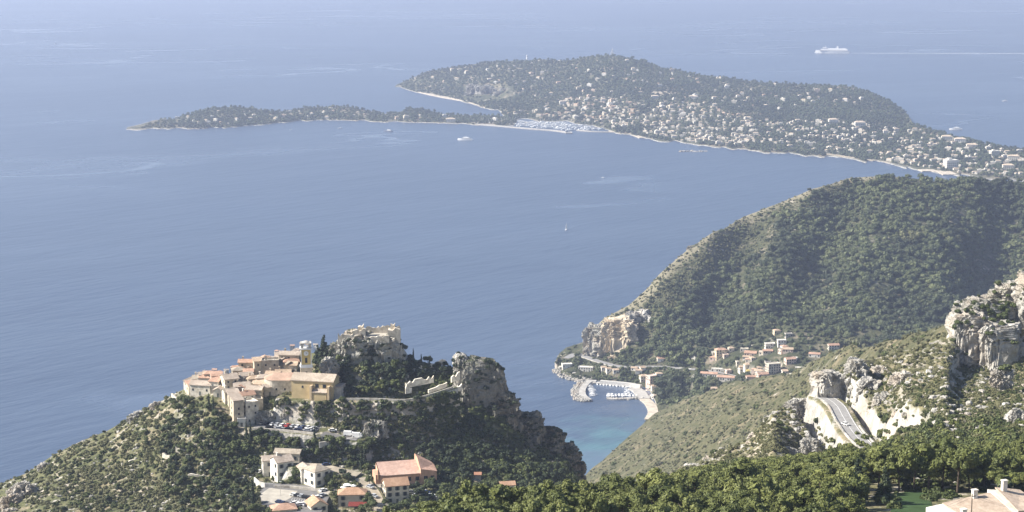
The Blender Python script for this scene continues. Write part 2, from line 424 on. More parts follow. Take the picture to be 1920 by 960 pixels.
fc.z += mk * 20 * (ridged(fc.X / 170 + fbm(fc.X / 300, fc.D / 300, None, 77, 2) * .8, fc.D / 900, None, 61, 3)) - mk * 6; fc.noise(9, 120, 21, ridged, mk, 4); fc.noise(4, 45, 22, fbm, mk); fc.noise(1.2, 14, 23, fbm, mk)
# a deep ravine running down the wooded slope to the bay
rav = [P(1287, y, D) for y, D in ((672, 2545), (690, 2515), (745, 2340))]
fc.flatten([(a[0], a[1], a[2] - 14) for a in rav], 4, 14)
for pl_, dp_, r_ in (([P(1915, 372, 3080), P(1885, 470, 2880), P(1855, 560, 2660)], 30, 95), ([P(1590, 372, 3000), P(1545, 480, 2820), P(1500, 590, 2600)], 16, 70), ([P(1400, 440, 2930), P(1360, 540, 2750), P(1330, 620, 2620)], 12, 55)):
    fc.flatten([(a[0], a[1], a[2] - dp_) for a in pl_], 4, r_)
# coast road and quays
croad = [Pz(x, y, z) for x, y, z in ((1063, 672, 12), (1080, 664, 13), (1100, 670, 14), (1130, 680, 14.5), (1160, 687, 15), (1200, 688, 15.5), (1240, 688, 16), (1276, 691, 17))]
croad2 = [Pz(x, y, z) for x, y, z in ((1296, 692, 18), (1330, 696, 19), (1370, 704, 20), (1400, 714, 21), (1440, 716, 22))]
fc.flatten(croad, 9, 26); fc.flatten(croad2, 8, 22)
FC = fc.build('wooded_hill_terrain', M['g_hill']); FANS.append(FC)
def ridge_y(x): return np.interp(x, [1096, 1104, 1135, 1180, 1215, 1250, 1285, 1340, 1400, 1450, 1520, 1590, 1640, 1700, 1920], [655, 625, 598, 573, 541, 502, 471, 431, 402, 382, 352, 330, 328, 329, 338])
_xp = fc.xs[:, None] * np.ones(fc.X.shape)        # dry grass along the seaward crest
_q = (CAMZ - fc.z) / fc.D; _y = 480 - (F * SP - _q * F * CP) / (CP + _q * SP)
_dr = _y - ridge_y(_xp) + 16 * fbm(fc.X / 90, fc.D / 90, None, 71, 3)
_w = np.interp(_xp, [1100, 1200, 1500, 1600, 1660], [6, 26, 27, 16, 1])
_a = FC.obj.data.attributes.new('dry', 'FLOAT', 'POINT'); _a.data.foreach_set('value', np.ascontiguousarray(np.clip(1.15 - _dr / _w, 0, .9) * (_xp > 1104), np.float32).ravel())

# ---- E1: the low maquis spur running down to the beach
colE = {}
def spur(n, m, r):
    zr = r[1] if r[0] == 'z' else CAMZ - q_of(r[0]) * r[1]; Dr = r[-1]
    return [('z', CAMZ - q_of(n[0] + 75) * (n[1] - 130), n[1] - 130), m, r, ('z', zr * .3 - 6, Dr + 1.1 * zr + 25), ('z', -14, Dr + 1.9 * zr + 60)]
colE[1088] = [('z', -14, 1700), ('z', -14, 1900), ('z', -14, 2040), ('z', -14, 2060), ('z', -14, 2100)]
colE[1096] = spur((935, 1800), (908, 1960), (893, 2045))
colE[1110] = spur((930, 1800), (898, 1970), (878, 2075))
colE[1130] = spur((925, 1750), (885, 1960), (863, 2095))
colE[1160] = spur((920, 1700), (872, 1940), (835, 2165))
colE[1200] = spur((915, 1600), (855, 1900), (800, 2250))
colE[1228] = spur((910, 1550), (840, 1870), (774, 2310))
colE[1260] = spur((905, 1500), (830, 1830), (759, 2260))
colE[1300] = spur((900, 1450), (820, 1750), (745, 2150))
colE[1370] = spur((890, 1300), (805, 1600), (718, 1980))
colE[1430] = spur((880, 1200), (790, 1500), (707, 1850))
colE[1480] = spur((860, 1150), (775, 1420), (702, 1750))
colE[1530] = spur((830, 1150), (745, 1380), (677, 1600))
colE[1570] = spur((800, 1150), (720, 1330), (657, 1500))
colE[1640] = spur((750, 1100), (690, 1230), (647, 1350))
colE[1700] = spur((720, 1050), (670, 1150), (634, 1250))
colE[1780] = spur((700, 1000), (650, 1080), (614, 1150))
colE[1850] = spur((700, 1000), (650, 1080), (600, 1150))
colE[2100] = spur((700, 1000), (650, 1080), (600, 1150))
fe = Fan(colE, rng_x(1088, 2100, 3, hi=2800), 150, 2)
fe.noise(5, 60, 30, ridged, None, 3, 8, 60); fe.noise(4, 90, 31, fbm, zmin=4, zfull=60); fe.noise(1.1, 16, 32, fbm, zmin=2, zfull=20)
FE = fe.build('spur_terrain', M['g_maquis']); FANS.append(FE)

# ---- E2: the near mountainside with the corniche road
def mt(n, p, m, r, m2=None):
    zr = CAMZ - q_of(r[0]) * r[1]; zm = CAMZ - q_of(m[0]) * m[1]
    m2 = m2 or ('z', (zr + zm) / 2, (m[1] + r[1]) / 2)
    return [n, p, m, m2, r, ('z', zr - 45, r[1] + 75), ('z', zr - 190, r[1] + 320), ('z', -20, r[1] + 900)]
colM = {}
for x, yg in ((-600, 1120), (300, 1030), (640, 1003), (760, 992), (850, 978), (960, 962), (1060, 953), (1150, 956), (1220, 948), (1255, 942)):
    colM[x] = [(1040, 380), (yg + 12, 440), (yg, 490), ('z', 415, 590), ('z', 385, 650), ('z', 345, 720), ('z', 260, 850), ('z', -20, 1500)]
colM[1280] = mt((1040, 380), (965, 470), (925, 640), (893, 760))
colM[1345] = mt((1040, 380), (955, 470), (900, 700), (850, 850))
colM[1400] = mt((1040, 380), (950, 470), (890, 700), (828, 880))
colM[1430] = mt((1040, 380), (945, 475), (885, 700), (800, 890))
colM[1450] = mt((1040, 380), (945, 475), (880, 700), (774, 895))
colM[1500] = mt((1040, 380), (940, 480), (878, 690), (748, 895), ('z', 382, 800))
colM[1530] = mt((1040, 380), (935, 480), (874, 690), (742, 895), ('z', 384, 795))
colM[1560] = mt((1040, 380), (930, 480), (872, 690), (735, 900), ('z', 387, 790))
colM[1582] = mt((1040, 380), (930, 480), (870, 690), (700, 885), ('z', 389, 785))
colM[1592] = mt((1040, 380), (930, 480), (870, 690), (682, 885), ('z', 390, 782))
colM[1640] = mt((1040, 380), (930, 480), (866, 680), (672, 930), ('z', 394, 780))
colM[1700] = mt((1040, 380), (930, 480), (850, 680), (656, 960))
colM[1776] = mt((1040, 380), (930, 480), (850, 660), (632, 990))
colM[1800] = mt((1040, 380), (930, 480), (850, 650), (600, 985), (690, 955))
colM[1850] = mt((1040, 380), (930, 480), (845, 640), (556, 1000), (700, 945))
colM[1920] = mt((1040, 380), (930, 480), (840, 640), (526, 1010), (705, 935))
colM[2100] = mt((1040, 380), (930, 480), (830, 640), (470, 1000), (690, 930))
fm = Fan(colM, rng_x(640, 2100, 2.2, lo=-600, hi=3000), 300, 2)
tt = np.linspace(0, 7, fm.nt)[None, :]; mk = np.clip((tt - 1.4) / .4, 0, 1) * np.clip((4.1 - tt) / .3, .25, 1) * (fm.xs[:, None] > 1270)
fm.noise(3.5, 34, 41, ridged, mk, 4); fm.noise(1.6, 8, 42, ridged, mk, 4)
road = [Pz(x, y, z) for x, y, z in ((1540, 742, 394), (1556, 750, 394.5), (1570, 762, 395), (1580, 780, 395), (1592, 800, 395), (1606, 818, 395), (1624, 836, 395), (1646, 852, 395.5), (1680, 866, 397))]
fm.flatten([Pz(1500, 800, 372), Pz(1545, 812, 378), Pz(1572, 836, 380), Pz(1590, 858, 386)], 9, 17)
fm.flatten([P(1560, 885, 765), P(1620, 886, 755), P(1680, 884, 745)], 8, 22)
fm.flatten(road, 6.5, 11, -.15)
FMZ = M['g_mount']
FM = fm.build('mountain_terrain', FMZ); FANS.append(FM)

# ---- G: the village hill
def vh(*p): return list(p[:5]) + [('z', 262, 1130), ('z', -20, 1600)]
colG = {
 -900: [('z', 120, 740), ('z', 110, 850), ('z', 100, 920), ('z', 90, 960), ('z', 80, 1000), ('z', 30, 1130), ('z', -20, 1600)],
 -90: vh((1060, 740), (990, 850), (962, 920), (948, 960), (934, 1000)),
 0: vh((1060, 740), (975, 850), (945, 920), (920, 960), (908, 1000)),
 50: vh((1060, 740), (968, 845), (928, 915), (900, 958), (887, 1000)),
 100: vh((1060, 740), (960, 840), (910, 910), (875, 955), (853, 1000)),
 150: vh((1060, 740), (955, 840), (900, 905), (850, 950), (828, 995)),
 200: vh((1060, 740), (950, 840), (890, 905), (835, 950), (808, 990)),
 260: vh((1060, 740), (945, 840), (875, 900), (800, 950), (770, 985)),
 310: vh((1060, 740), (940, 840), (865, 895), (785, 940), (746, 975)),
 345: vh((1060, 740), (935, 840), (855, 890), (775, 925), (728, 960)),
 400: vh((1060, 740), (930, 840), (850, 885), (765, 915), (710, 955)),
 450: vh((1060, 740), (930, 838), (852, 885), (797, 902), (697, 955)),
 500: vh((1060, 740), (930, 835), (862, 882), (798, 904), (683, 960)),
 560: vh((1060, 740), (930, 835), (862, 882), (802, 900), (660, 968)),
 600: vh((1060, 740), (930, 835), (862, 884), (806, 897), (657, 960)),
 640: vh((1060, 740), (930, 835), (865, 885), (815, 893), (644, 950)),
 700: vh((1060, 740), (930, 835), (865, 885), (805, 900), (634, 948)),
 750: vh((1060, 740), (930, 835), (868, 888), (795, 905), (640, 946)),
 768: vh((1060, 740), (930, 835), (870, 888), (795, 905), (668, 950)),
 845: vh((1060, 740), (935, 835), (880, 885), (800, 905), (690, 945)),
 900: vh((1060, 740), (945, 835), (890, 885), (810, 905), (705, 942)),
 950: vh((1060, 740), (950, 835), (895, 880), (830, 908), (735, 942)),
 963: vh((1060, 740), (952, 835), (897, 880), (838, 910), (768, 946)),
 1000: vh((1060, 740), (955, 835), (905, 872), (855, 908), (797, 950)),
 1050: vh((1060, 740), (960, 835), (915, 872), (875, 912), (834, 955)),
 1078: vh((1060, 740), (962, 835), (920, 875), (892, 918), (863, 958)),
 1090: vh((1060, 740), (965, 835), (928, 880), (910, 925), (896, 960)),
 1097: [('z', 330, 740), ('z', 300, 835), ('z', 260, 880), ('z', 220, 925), ('z', 180, 960), ('z', 100, 1130), ('z', -20, 1600)],
 1150: [('z', 200, 740), ('z', 100, 835), ('z', 50, 880), ('z', 0, 925), ('z', -20, 960), ('z', -20, 1130), ('z', -20, 1600)]}
fg = Fan(colG, rng_x(-90, 1150, 2.2, lo=-900), 300, 2)
tt = np.linspace(0, 6, fg.nt)[None, :]; xs_ = fg.xs[:, None]
mk = np.clip((4.1 - tt) / .5, .3, 1) * np.ones(xs_.shape)
fg.noise(1.8, 30, 51, fbm, mk); fg.noise(.9, 7, 52, ridged, mk * np.where((xs_ > 360) & (xs_ < 840), .35, 1.0))
mk2 = np.clip((xs_ - 850) / 60, 0, 1) * np.clip((4.3 - tt) / .5, .2, 1) * np.clip((tt - 1.6) / .5, 0, 1)
fg.noise(4, 16, 53, ridged, mk2)
def pad(x, y, z, r1, r2): fg.flatten([Pz(x, y, z)], r1, r2)
CHURCH = Pz(590, 748, 387.0)
park1 = [Pz(478, 799, 374.6), Pz(530, 802, 374.6), Pz(592, 808, 374.6)]
park2 = [Pz(604, 813, 374.0), Pz(640, 820, 372.6), Pz(672, 822, 372.6)]
fg.flatten([(CHURCH[0] - 9, CHURCH[1] + 3, 387), (CHURCH[0] + 10, CHURCH[1] + 6, 387)], 11, 14)
fg.flatten(park1, 6.5, 9.5, -.1); fg.flatten(park2, 4.0, 7, -.1)
lot = [Pz(500, 935, 363), Pz(545, 925, 363), Pz(575, 915, 363), Pz(600, 912, 363.3)]
fg.flatten(lot, 15, 26, -.15)
lane = [Pz(556, 872, 369), Pz(600, 874, 369), Pz(635, 882, 369), Pz(672, 890, 368)]
lane2 = [Pz(676, 896, 367), Pz(694, 915, 365), Pz(706, 935, 363), Pz(712, 958, 362)]
fg.flatten(lane, 4.5, 9, -.1); fg.flatten(lane2, 4, 8, -.1)
terr = [Pz(640, 748, 388.5), Pz(700, 748, 389), Pz(760, 750, 389), Pz(800, 742, 391), Pz(850, 726, 394)]
fg.flatten(terr, 2.2, 4.5, -.1)
FG = fg.build('village_hill_terrain', M['g_village']); FANS.append(FG)

# ------------------------------------------------------------------ sea and haze
def sea():
    m, n, b = new_mat('sea_water')
    g = N(n, 'ShaderNodeNewGeometry'); pos = g.outputs['Position']
    # pale shallows over sand near the beach
    c = Pz(1165, 845, 0)
    vm = N(n, 'ShaderNodeVectorMath', operation='SUBTRACT'); n.links.new(pos, vm.inputs[0]); vm.inputs[1].default_value = c
    ms = N(n, 'ShaderNodeVectorMath', operation='MULTIPLY'); n.links.new(vm.outputs[0], ms.inputs[0]); ms.inputs[1].default_value = (1, .45, 0)
    ln = N(n, 'ShaderNodeVectorMath', operation='LENGTH'); n.links.new(ms.outputs[0], ln.inputs[0])
    mr = N(n, 'ShaderNodeMapRange', interpolation_type='SMOOTHSTEP'); mr.inputs[1].default_value = 125; mr.inputs[2].default_value = 15
    n.links.new(math_(n, 'ADD', ln.outputs['Value'], math_(n, 'MULTIPLY', noise_fac(n, .02, 4, .3, .7), 50)), mr.inputs[0])
    deep = mix(n, noise_fac(n, .0006, 4, .35, .65), (.050, .076, .124), (.058, .087, .140))
    n.links.new(mix(n, math_(n, 'MULTIPLY', mr.outputs[0], .75), deep, (.10, .22, .24)), b.inputs['Base Color'])
    # slicks: smooth and ruffled water
    mp = N(n, 'ShaderNodeMapping', vector_type='TEXTURE'); mp.inputs['Scale'].default_value = (2.2, 1, 1); mp.inputs['Rotation'].default_value = (0, 0, R(14)); n.links.new(pos, mp.inputs[0])
    wn = N(n, 'ShaderNodeTexNoise'); wn.inputs['Scale'].default_value = .0016; wn.inputs['Detail'].default_value = 3; n.links.new(mp.outputs[0], wn.inputs['Vector'])
    ad = N(n, 'ShaderNodeVectorMath', operation='MULTIPLY_ADD'); n.links.new(wn.outputs['Color'], ad.inputs[0]); ad.inputs[1].default_value = (2300, 2300, 0); n.links.new(mp.outputs[0], ad.inputs[2])
    sl_ = noise_fac(n, .0009, 5, .46, .68, .5, ad.outputs[0])
    w2 = N(n, 'ShaderNodeTexNoise'); w2.inputs['Scale'].default_value = .00042; w2.inputs['Detail'].default_value = 3; n.links.new(ad.outputs[0], w2.inputs['Vector'])
    ab = math_(n, 'ABSOLUTE', math_(n, 'SUBTRACT', w2.outputs['Fac'], .5), 0)
    stk = N(n, 'ShaderNodeMapRange', interpolation_type='SMOOTHSTEP'); stk.inputs[1].default_value = .010; stk.inputs[2].default_value = .002; n.links.new(ab, stk.inputs[0])
    stk2 = math_(n, 'MULTIPLY', stk.outputs[0], math_(n, 'MULTIPLY', noise_fac(n, .0008, 2, .42, .6), .7))
    sl_ = math_(n, 'MINIMUM', math_(n, 'ADD', math_(n, 'MULTIPLY', sl_, .2), stk2), 1.0)
    n.links.new(mix(n, math_(n, 'MULTIPLY', sl_, .7), b.inputs['Base Color'].links[0].from_socket, (.125, .165, .225)), b.inputs['Base Color'])  # sky sheen of the smooth water painted in as paler base colour
    ro = N(n, 'ShaderNodeMapRange'); ro.inputs[3].default_value = .30; ro.inputs[4].default_value = .16; n.links.new(sl_, ro.inputs[0])
    n.links.new(ro.outputs[0], b.inputs['Roughness']); b.inputs['IOR'].default_value = 1.33; b.inputs['Specular IOR Level'].default_value = .5
    mp2 = N(n, 'ShaderNodeMapping', vector_type='TEXTURE'); mp2.inputs['Rotation'].default_value = (0, 0, R(48)); mp2.inputs['Scale'].default_value = (3.2, 1, 1); n.links.new(pos, mp2.inputs[0])
    t1 = N(n, 'ShaderNodeTexNoise'); t1.inputs['Scale'].default_value = .045; t1.inputs['Detail'].default_value = 5; t1.inputs['Roughness'].default_value = .62; n.links.new(mp2.outputs[0], t1.inputs['Vector'])
    t2 = N(n, 'ShaderNodeTexNoise'); t2.inputs['Scale'].default_value = .010; t2.inputs['Detail'].default_value = 3; n.links.new(mp2.outputs[0], t2.inputs['Vector'])
    hsum = math_(n, 'ADD', t1.outputs['Fac'], math_(n, 'MULTIPLY', t2.outputs['Fac'], 1.6))
    bp = N(n, 'ShaderNodeBump'); bp.inputs['Strength'].default_value = 1; n.links.new(hsum, bp.inputs['Height'])
    bd = N(n, 'ShaderNodeMapRange'); bd.inputs[3].default_value = 2.2; bd.inputs[4].default_value = .5; n.links.new(sl_, bd.inputs[0]); n.links.new(bd.outputs[0], bp.inputs['Distance'])
    n.links.new(bp.outputs[0], b.inputs['Normal'])
    S = 60000
    MB().add([(-S, -3000, 0), (S, -3000, 0), (S, 70000, 0), (-S, 70000, 0)], [(0, 1, 2, 3)]).build('sea', m)
    tag(bpy.data.objects['sea'], kind='structure')
sea()
def haze():
    m = bpy.data.materials.new('haze_air'); m.use_nodes = True; n = m.node_tree; n.nodes.clear()
    v = n.nodes.new('ShaderNodeVolumePrincipled'); v.inputs['Color'].default_value = HAZE_COLOR; v.inputs['Density'].default_value = HAZE_DENSITY; v.inputs['Anisotropy'].default_value = .2
    o = n.nodes.new('ShaderNodeOutputMaterial'); n.links.new(v.outputs[0], o.inputs['Volume'])
    S = 61000
    MB().box(-S, S, -3500, 71000, -22, 700).build('haze', m); tag(bpy.data.objects['haze'], kind='stuff')
haze()
# ------------------------------------------------------------------ rocks
def ico(sub):
    import bmesh
    bm = bmesh.new(); bmesh.ops.create_icosphere(bm, subdivisions=sub, radius=1)
    V = np.array([v.co[:] for v in bm.verts]); T = np.array([[v.index for v in f.verts] for f in bm.faces]); bm.free(); return V, T
ICO = {k: ico(k) for k in (1, 2, 3, 4, 6)}
def crag(name, label, x, ytop, ybot, wpx, D, depth, seed, e=.55, rz=0, amp=.16, mat='rockveg', lean=0.0, group=None, cat=None, drop=0.0):
    """a limestone crag: boxy body cut by vertical fissures; sits at (x) with its top and foot seen at ytop, ybot"""
    V, T = ICO[6]; V = np.sign(V) * np.abs(V) ** e; V = V / np.max(np.abs(V), 0)
    z1 = CAMZ - q_of(ytop) * D; z0 = CAMZ - q_of(ybot) * D - 3
    wx = wpx * D / 3400
    c = np.array([(x - 960) * D / (F * CP + (480 - (ytop + ybot) / 2) * SP), D, (z0 + z1) / 2])
    p = V * np.array([wx / 2, depth / 2, (z1 - z0) / 2])
    n = V / np.linalg.norm(V, axis=1)[:, None]
    taper = 1 - .16 * (V[:, 2] * .5 + .5); p[:, :2] *= taper[:, None]
    s = min(wx, depth, z1 - z0)
    f = ridged(p[:, 0] / (s * .34), p[:, 1] / (s * .34), p[:, 2] / (s * 1.1), seed, 4) * .75 + fbm(p[:, 0] / (s * .13), p[:, 1] / (s * .13), p[:, 2] / (s * .2), seed + 5, 4) * .6 + fbm(p[:, 0] / (s * .8), p[:, 1] / (s * .8), p[:, 2] / (s * .8), seed + 9, 2) * .8
    ax = n * np.array([1, 1, .55])
    f = f * .62 + .85 * cells(p[:, 0] / (s * .30), p[:, 1] / (s * .30), p[:, 2] / (s * .55), seed) + .5 * cells(p[:, 0] / (s * .12) + f, p[:, 1] / (s * .12), p[:, 2] / (s * .16), seed + 3) + .22 * cells(p[:, 0] / (s * .055), p[:, 1] / (s * .055), p[:, 2] / (s * .05), seed + 4) - .1
    f = f + .2 * ridged(p[:, 0] / (s * .09), p[:, 1] / (s * .09), p[:, 2] / (s * .22), seed + 13, 3)
    p = p + ax * (f * amp * s)[:, None]
    p[:, 0] += lean * p[:, 2]; p[:, 2] -= drop * p[:, 0] * np.clip(V[:, 2] + .3, 0, 1)
    cr, sr = math.cos(R(rz)), math.sin(R(rz)); p = np.stack([p[:, 0] * cr - p[:, 1] * sr, p[:, 0] * sr + p[:, 1] * cr, p[:, 2]], -1)
    o = link(name, np_mesh(name, p, T, False), M[mat], None, tuple(c)); tag(o, kind='structure')
    b = BVHTree.FromPolygons((p + c).tolist(), T.tolist()); CR.append(type('B', (), {'bvh': b})()); return o
CR = []
# castle rock, the big pinnacle and its flanks
crag('castle_rock', '', 672, 626, 690, 70, 944, 20, 1, .5, 0, .15)
crag('castle_rock', '', 724, 630, 690, 58, 943, 18, 2, .4, 12, .12)
crag('rock_outcrop', '', 640, 640, 676, 34, 946, 12, 3, .6, 0, .2)
crag('rock_outcrop', '', 618, 672, 700, 26, 928, 9, 4, .7, 0, .22)
crag('rock_pinnacle', '', 903, 672, 850, 98, 930, 26, 5, .40, 10, .075, 'rockshade', -.03, drop=.15)
crag('rock_pinnacle', '', 864, 664, 735, 28, 930, 16, 6, .5, 4, .12, 'rock')
crag('rock_pinnacle', '', 930, 735, 870, 80, 925, 20, 7, .5, 14, .14, 'rockshade', .08)
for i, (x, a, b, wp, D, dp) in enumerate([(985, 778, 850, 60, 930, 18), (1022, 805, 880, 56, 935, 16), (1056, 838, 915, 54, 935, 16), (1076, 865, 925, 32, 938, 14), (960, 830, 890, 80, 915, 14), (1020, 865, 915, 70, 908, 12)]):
    crag('cliff_rock', '', x, a, b, wp, D, dp, 20 + i, .55, 14, .16, 'rockshade', .14)
# rocks under the church terrace and behind the upper car park
for i, (x, a, b, wp, D, dp) in enumerate([(600, 755, 800, 80, 908, 6), (660, 762, 812, 60, 905, 7), (545, 762, 797, 40, 910, 5), (500, 770, 797, 40, 909, 5), (720, 775, 815, 70, 903, 8), (705, 790, 812, 46, 896, 7)]):
    crag('cliff_rock', '', x, a, b, wp, D, dp, 40 + i, .6, 0, .2, 'rockveg')
# left slope outcrops
for i, (x, a, b, wp, D, dp) in enumerate([(45, 905, 962, 56, 905, 10), (22, 930, 975, 40, 890, 9), (85, 872, 905, 26, 965, 8), (262, 772, 800, 44, 975, 9), (295, 756, 776, 26, 972, 7), (215, 905, 930, 26, 890, 4), (20, 955, 985, 40, 870, 6), (172, 930, 945, 18, 860, 3), (345, 745, 768, 18, 948, 5)]):
    crag('rock_outcrop', '', x, a, b, wp, D, dp, 60 + i, .7, 10, .24, 'rock')
# corniche: the sawn block beside the road, the nose above it, the high bluff
crag('roadside_block', '', 1552, 697, 752, 62, 893, 15, 80, .38, 26, .10, 'rock')
for i, (x, a, b, wp, D, dp, e, rz) in enumerate([(1605, 674, 772, 34, 888, 14, .5, 8), (1628, 712, 806, 44, 872, 14, .6, 8), (1655, 740, 828, 44, 850, 12, .6, 12), (1690, 765, 838, 50, 838, 12, .7, 16), (1650, 690, 750, 44, 895, 12, .7, 0),
        (1735, 722, 800, 80, 830, 16, .7, 10), (1700, 700, 760, 60, 860, 12, .7, 0), (1790, 740, 780, 60, 840, 10, .7, 0), (1815, 790, 846, 60, 720, 10, .6, 10), (1842, 765, 812, 44, 760, 9, .7, 0), (1760, 700, 735, 60, 900, 10, .7, 0),
        (1840, 800, 850, 34, 700, 6, .6, 0), (1880, 690, 715, 40, 820, 7, .7, 0), (1905, 770, 800, 36, 720, 6, .7, 0),
        (1500, 750, 785, 60, 893, 10, .7, 10), (1462, 776, 815, 50, 880, 10, .6, 10), (1475, 800, 836, 50, 850, 8, .7, 10), (1425, 810, 850, 40, 868, 8, .7, 10), (1400, 838, 868, 50, 835, 8, .7, 0), (1345, 855, 880, 50, 815, 8, .7, 0),
        (1518, 826, 852, 36, 800, 7, .5, 0),  (1300, 872, 895, 40, 790, 7, .7, 0), (1480, 840, 866, 34, 780, 5, .7, 0)]):
    crag('rock_outcrop', '', x, a, b, wp, D, dp, 100 + i, e, rz, .2, 'rock')
for i, (x, a, b, wp, D, dp, e) in enumerate([(1818, 588, 672, 74, 966, 24, .36), (1872, 606, 700, 80, 956, 26, .36), (1850, 560, 640, 110, 985, 26, .5), (1912, 536, 640, 110, 990, 30, .5), (1950, 510, 700, 90, 975, 34, .5)]):
    crag('high_bluff', '', x, a, b, wp, D, dp, 160 + i, e, 8, .13, 'rock' if i < 2 else 'rockveg')
# pale quarry faces at the foot of the wooded hill
for i, (x, a, b, wp, D, dp, mt) in enumerate([(1160, 600, 682, 70, 2636, 44, 'rockwarm'), (1196, 586, 642, 54, 2672, 40, 'rock'), (1118, 612, 668, 40, 2655, 54, 'rockveg'), (1222, 600, 640, 40, 2668, 24, 'rockveg'), (1150, 668, 684, 26, 2615, 14, 'rockwarm'), (1172, 652, 672, 24, 2640, 16, 'rockveg'),
        (1236, 545, 572, 26, 2780, 18, 'rockveg'), (1250, 520, 546, 22, 2800, 18, 'rockveg'), (1276, 486, 508, 22, 2845, 18, 'rockveg'), (1300, 462, 478, 20, 2870, 16, 'rockveg'),
        (1558, 588, 614, 12, 2570, 10, 'rock'), (1215, 666, 682, 60, 2600, 8, 'rockveg')]):
    crag('quarry_face', '', x, a, b, wp, D, dp, 180 + i, .42, -8, .17, mt)
# pale scarp on the cape
for i, (x, a, b, wp, D) in enumerate([(888, 160, 180, 30, 7250), (915, 162, 184, 32, 7200), (945, 168, 188, 30, 7100)]):
    crag('scarp', '', x, a, b, wp, D, 60, 195 + i, .7, 0, .25, 'rockveg')

# ------------------------------------------------------------------ roads, car parks, quays, walls
def ribbon(name, pts, width, mat, kind='structure', th=.06, dz=.03, label=None, cat=None, group=None, off=0.0, zs=None):
    L, Rr = [], []
    pts = [Vector(p) for p in pts]
    for i, p in enumerate(pts):
        d = (pts[min(i + 1, len(pts) - 1)] - pts[max(i - 1, 0)]); d.z = 0; d.normalize(); nn = Vector((-d.y, d.x, 0))
        L.append(p + nn * (width / 2 + off)); Rr.append(p + nn * (off - width / 2))
    b = MB(); vs = []
    for l, r in zip(L, Rr):
        vs += [(l.x, l.y, l.z + dz), (r.x, r.y, r.z + dz), (r.x, r.y, r.z + dz - th), (l.x, l.y, l.z + dz - th)]
    fs = []
    for i in range(len(pts) - 1):
        a, c = i * 4, i * 4 + 4
        for k in range(4): fs.append((a + k, c + k, c + (k + 1) % 4, a + (k + 1) % 4))
    fs += [(3, 2, 1, 0), tuple((len(pts) - 1) * 4 + k for k in range(4))]
    b.add(vs, fs); o = b.build(name, M[mat])
    tag(o, label, cat, group, kind if not label else None); return o
def dense(pts, n=6):
    out = []
    P_ = [Vector(p) for p in pts]
    for i in range(len(P_) - 1):
        p0, p1, p2, p3 = P_[max(i - 1, 0)], P_[i], P_[i + 1], P_[min(i + 2, len(P_) - 1)]
        for k in range(n):
            t = k / n; out.append(.5 * ((2 * p1) + (p2 - p0) * t + (2 * p0 - 5 * p1 + 4 * p2 - p3) * t * t + (3 * p1 - p0 - 3 * p2 + p3) * t ** 3))
    return out + [P_[-1]]
rd = dense(road)
ribbon('corniche_road', rd, 8.2, 'road', th=1.5, dz=.05)
for nm, off, wd in (('road_marking', 3.6, .22), ('road_marking', 0, .2), ('road_marking', -3.6, .22)):
    ribbon(nm, rd, wd, 'white', th=.004, dz=.058, off=off)
ribbon('parapet_wall', dense(road[1:8]), .6, 'wallwhite' if 'wallwhite' in M else 'rock', th=5.5, dz=.9, off=-4.5, label='pale masonry retaining wall with parapet along the outer edge of the corniche road', cat='wall')
ribbon('roadside_kerb_wall', dense(road[4:9]), .5, 'concrete', th=1.2, dz=.8, off=4.8, label='low pale wall along the inner edge of the corniche road under the rock face', cat='wall')
cr1 = dense(croad); cr2 = dense(croad2)
ribbon('coast_road', cr1, 12, 'road', th=3, dz=.3); ribbon('coast_road', cr2, 11, 'road', th=3, dz=.3)
ribbon('road_edge_wall', cr1[4:], .8, 'concrete', th=5, dz=1.2, off=-6.6, label='pale retaining wall under the seaward edge of the coast road', cat='wall')
# viaduct over the ravine
va, vb = Vector(croad[-1]), Vector(croad2[0])
vd = empty('viaduct', (va + vb) / 2); tag(vd, 'pale stone viaduct carrying the coast road over the dark ravine', 'viaduct')
dx, dy, dz_ = (vb - va) / 2
b = MB(); b.add([(-dx * 1.2, -dy * 1.2 - 5, -dz_ + .3), (dx * 1.2, dy * 1.2 - 5, dz_ + .3), (dx * 1.2, dy * 1.2 + 5, dz_ + .3), (-dx * 1.2, -dy * 1.2 + 5, -dz_ + .3), (-dx * 1.2, -dy * 1.2 - 5, -dz_ - 1.2), (dx * 1.2, dy * 1.2 - 5, dz_ - 1.2), (dx * 1.2, dy * 1.2 + 5, dz_ - 1.2), (-dx * 1.2, -dy * 1.2 + 5, -dz_ - 1.2)],
         [(0, 1, 2, 3), (7, 6, 5, 4), (0, 4, 5, 1), (1, 5, 6, 2), (2, 6, 7, 3), (3, 7, 4, 0)]); b.build('deck', M['concrete'], vd)
for t in (-.55, .55): MB().box(t * dx - 1.2, t * dx + 1.2, t * dy - 4.2, t * dy + 4.2, -26, -1.25).build('pier', M['concrete'], vd)
# beach
beach = [Pz(x, y, 1.2) for x, y in ((1206, 746), (1217, 755), (1223, 765), (1224, 775), (1218, 786))]
ribbon('beach', dense(beach), 14, 'sand', th=2.2, dz=.2)
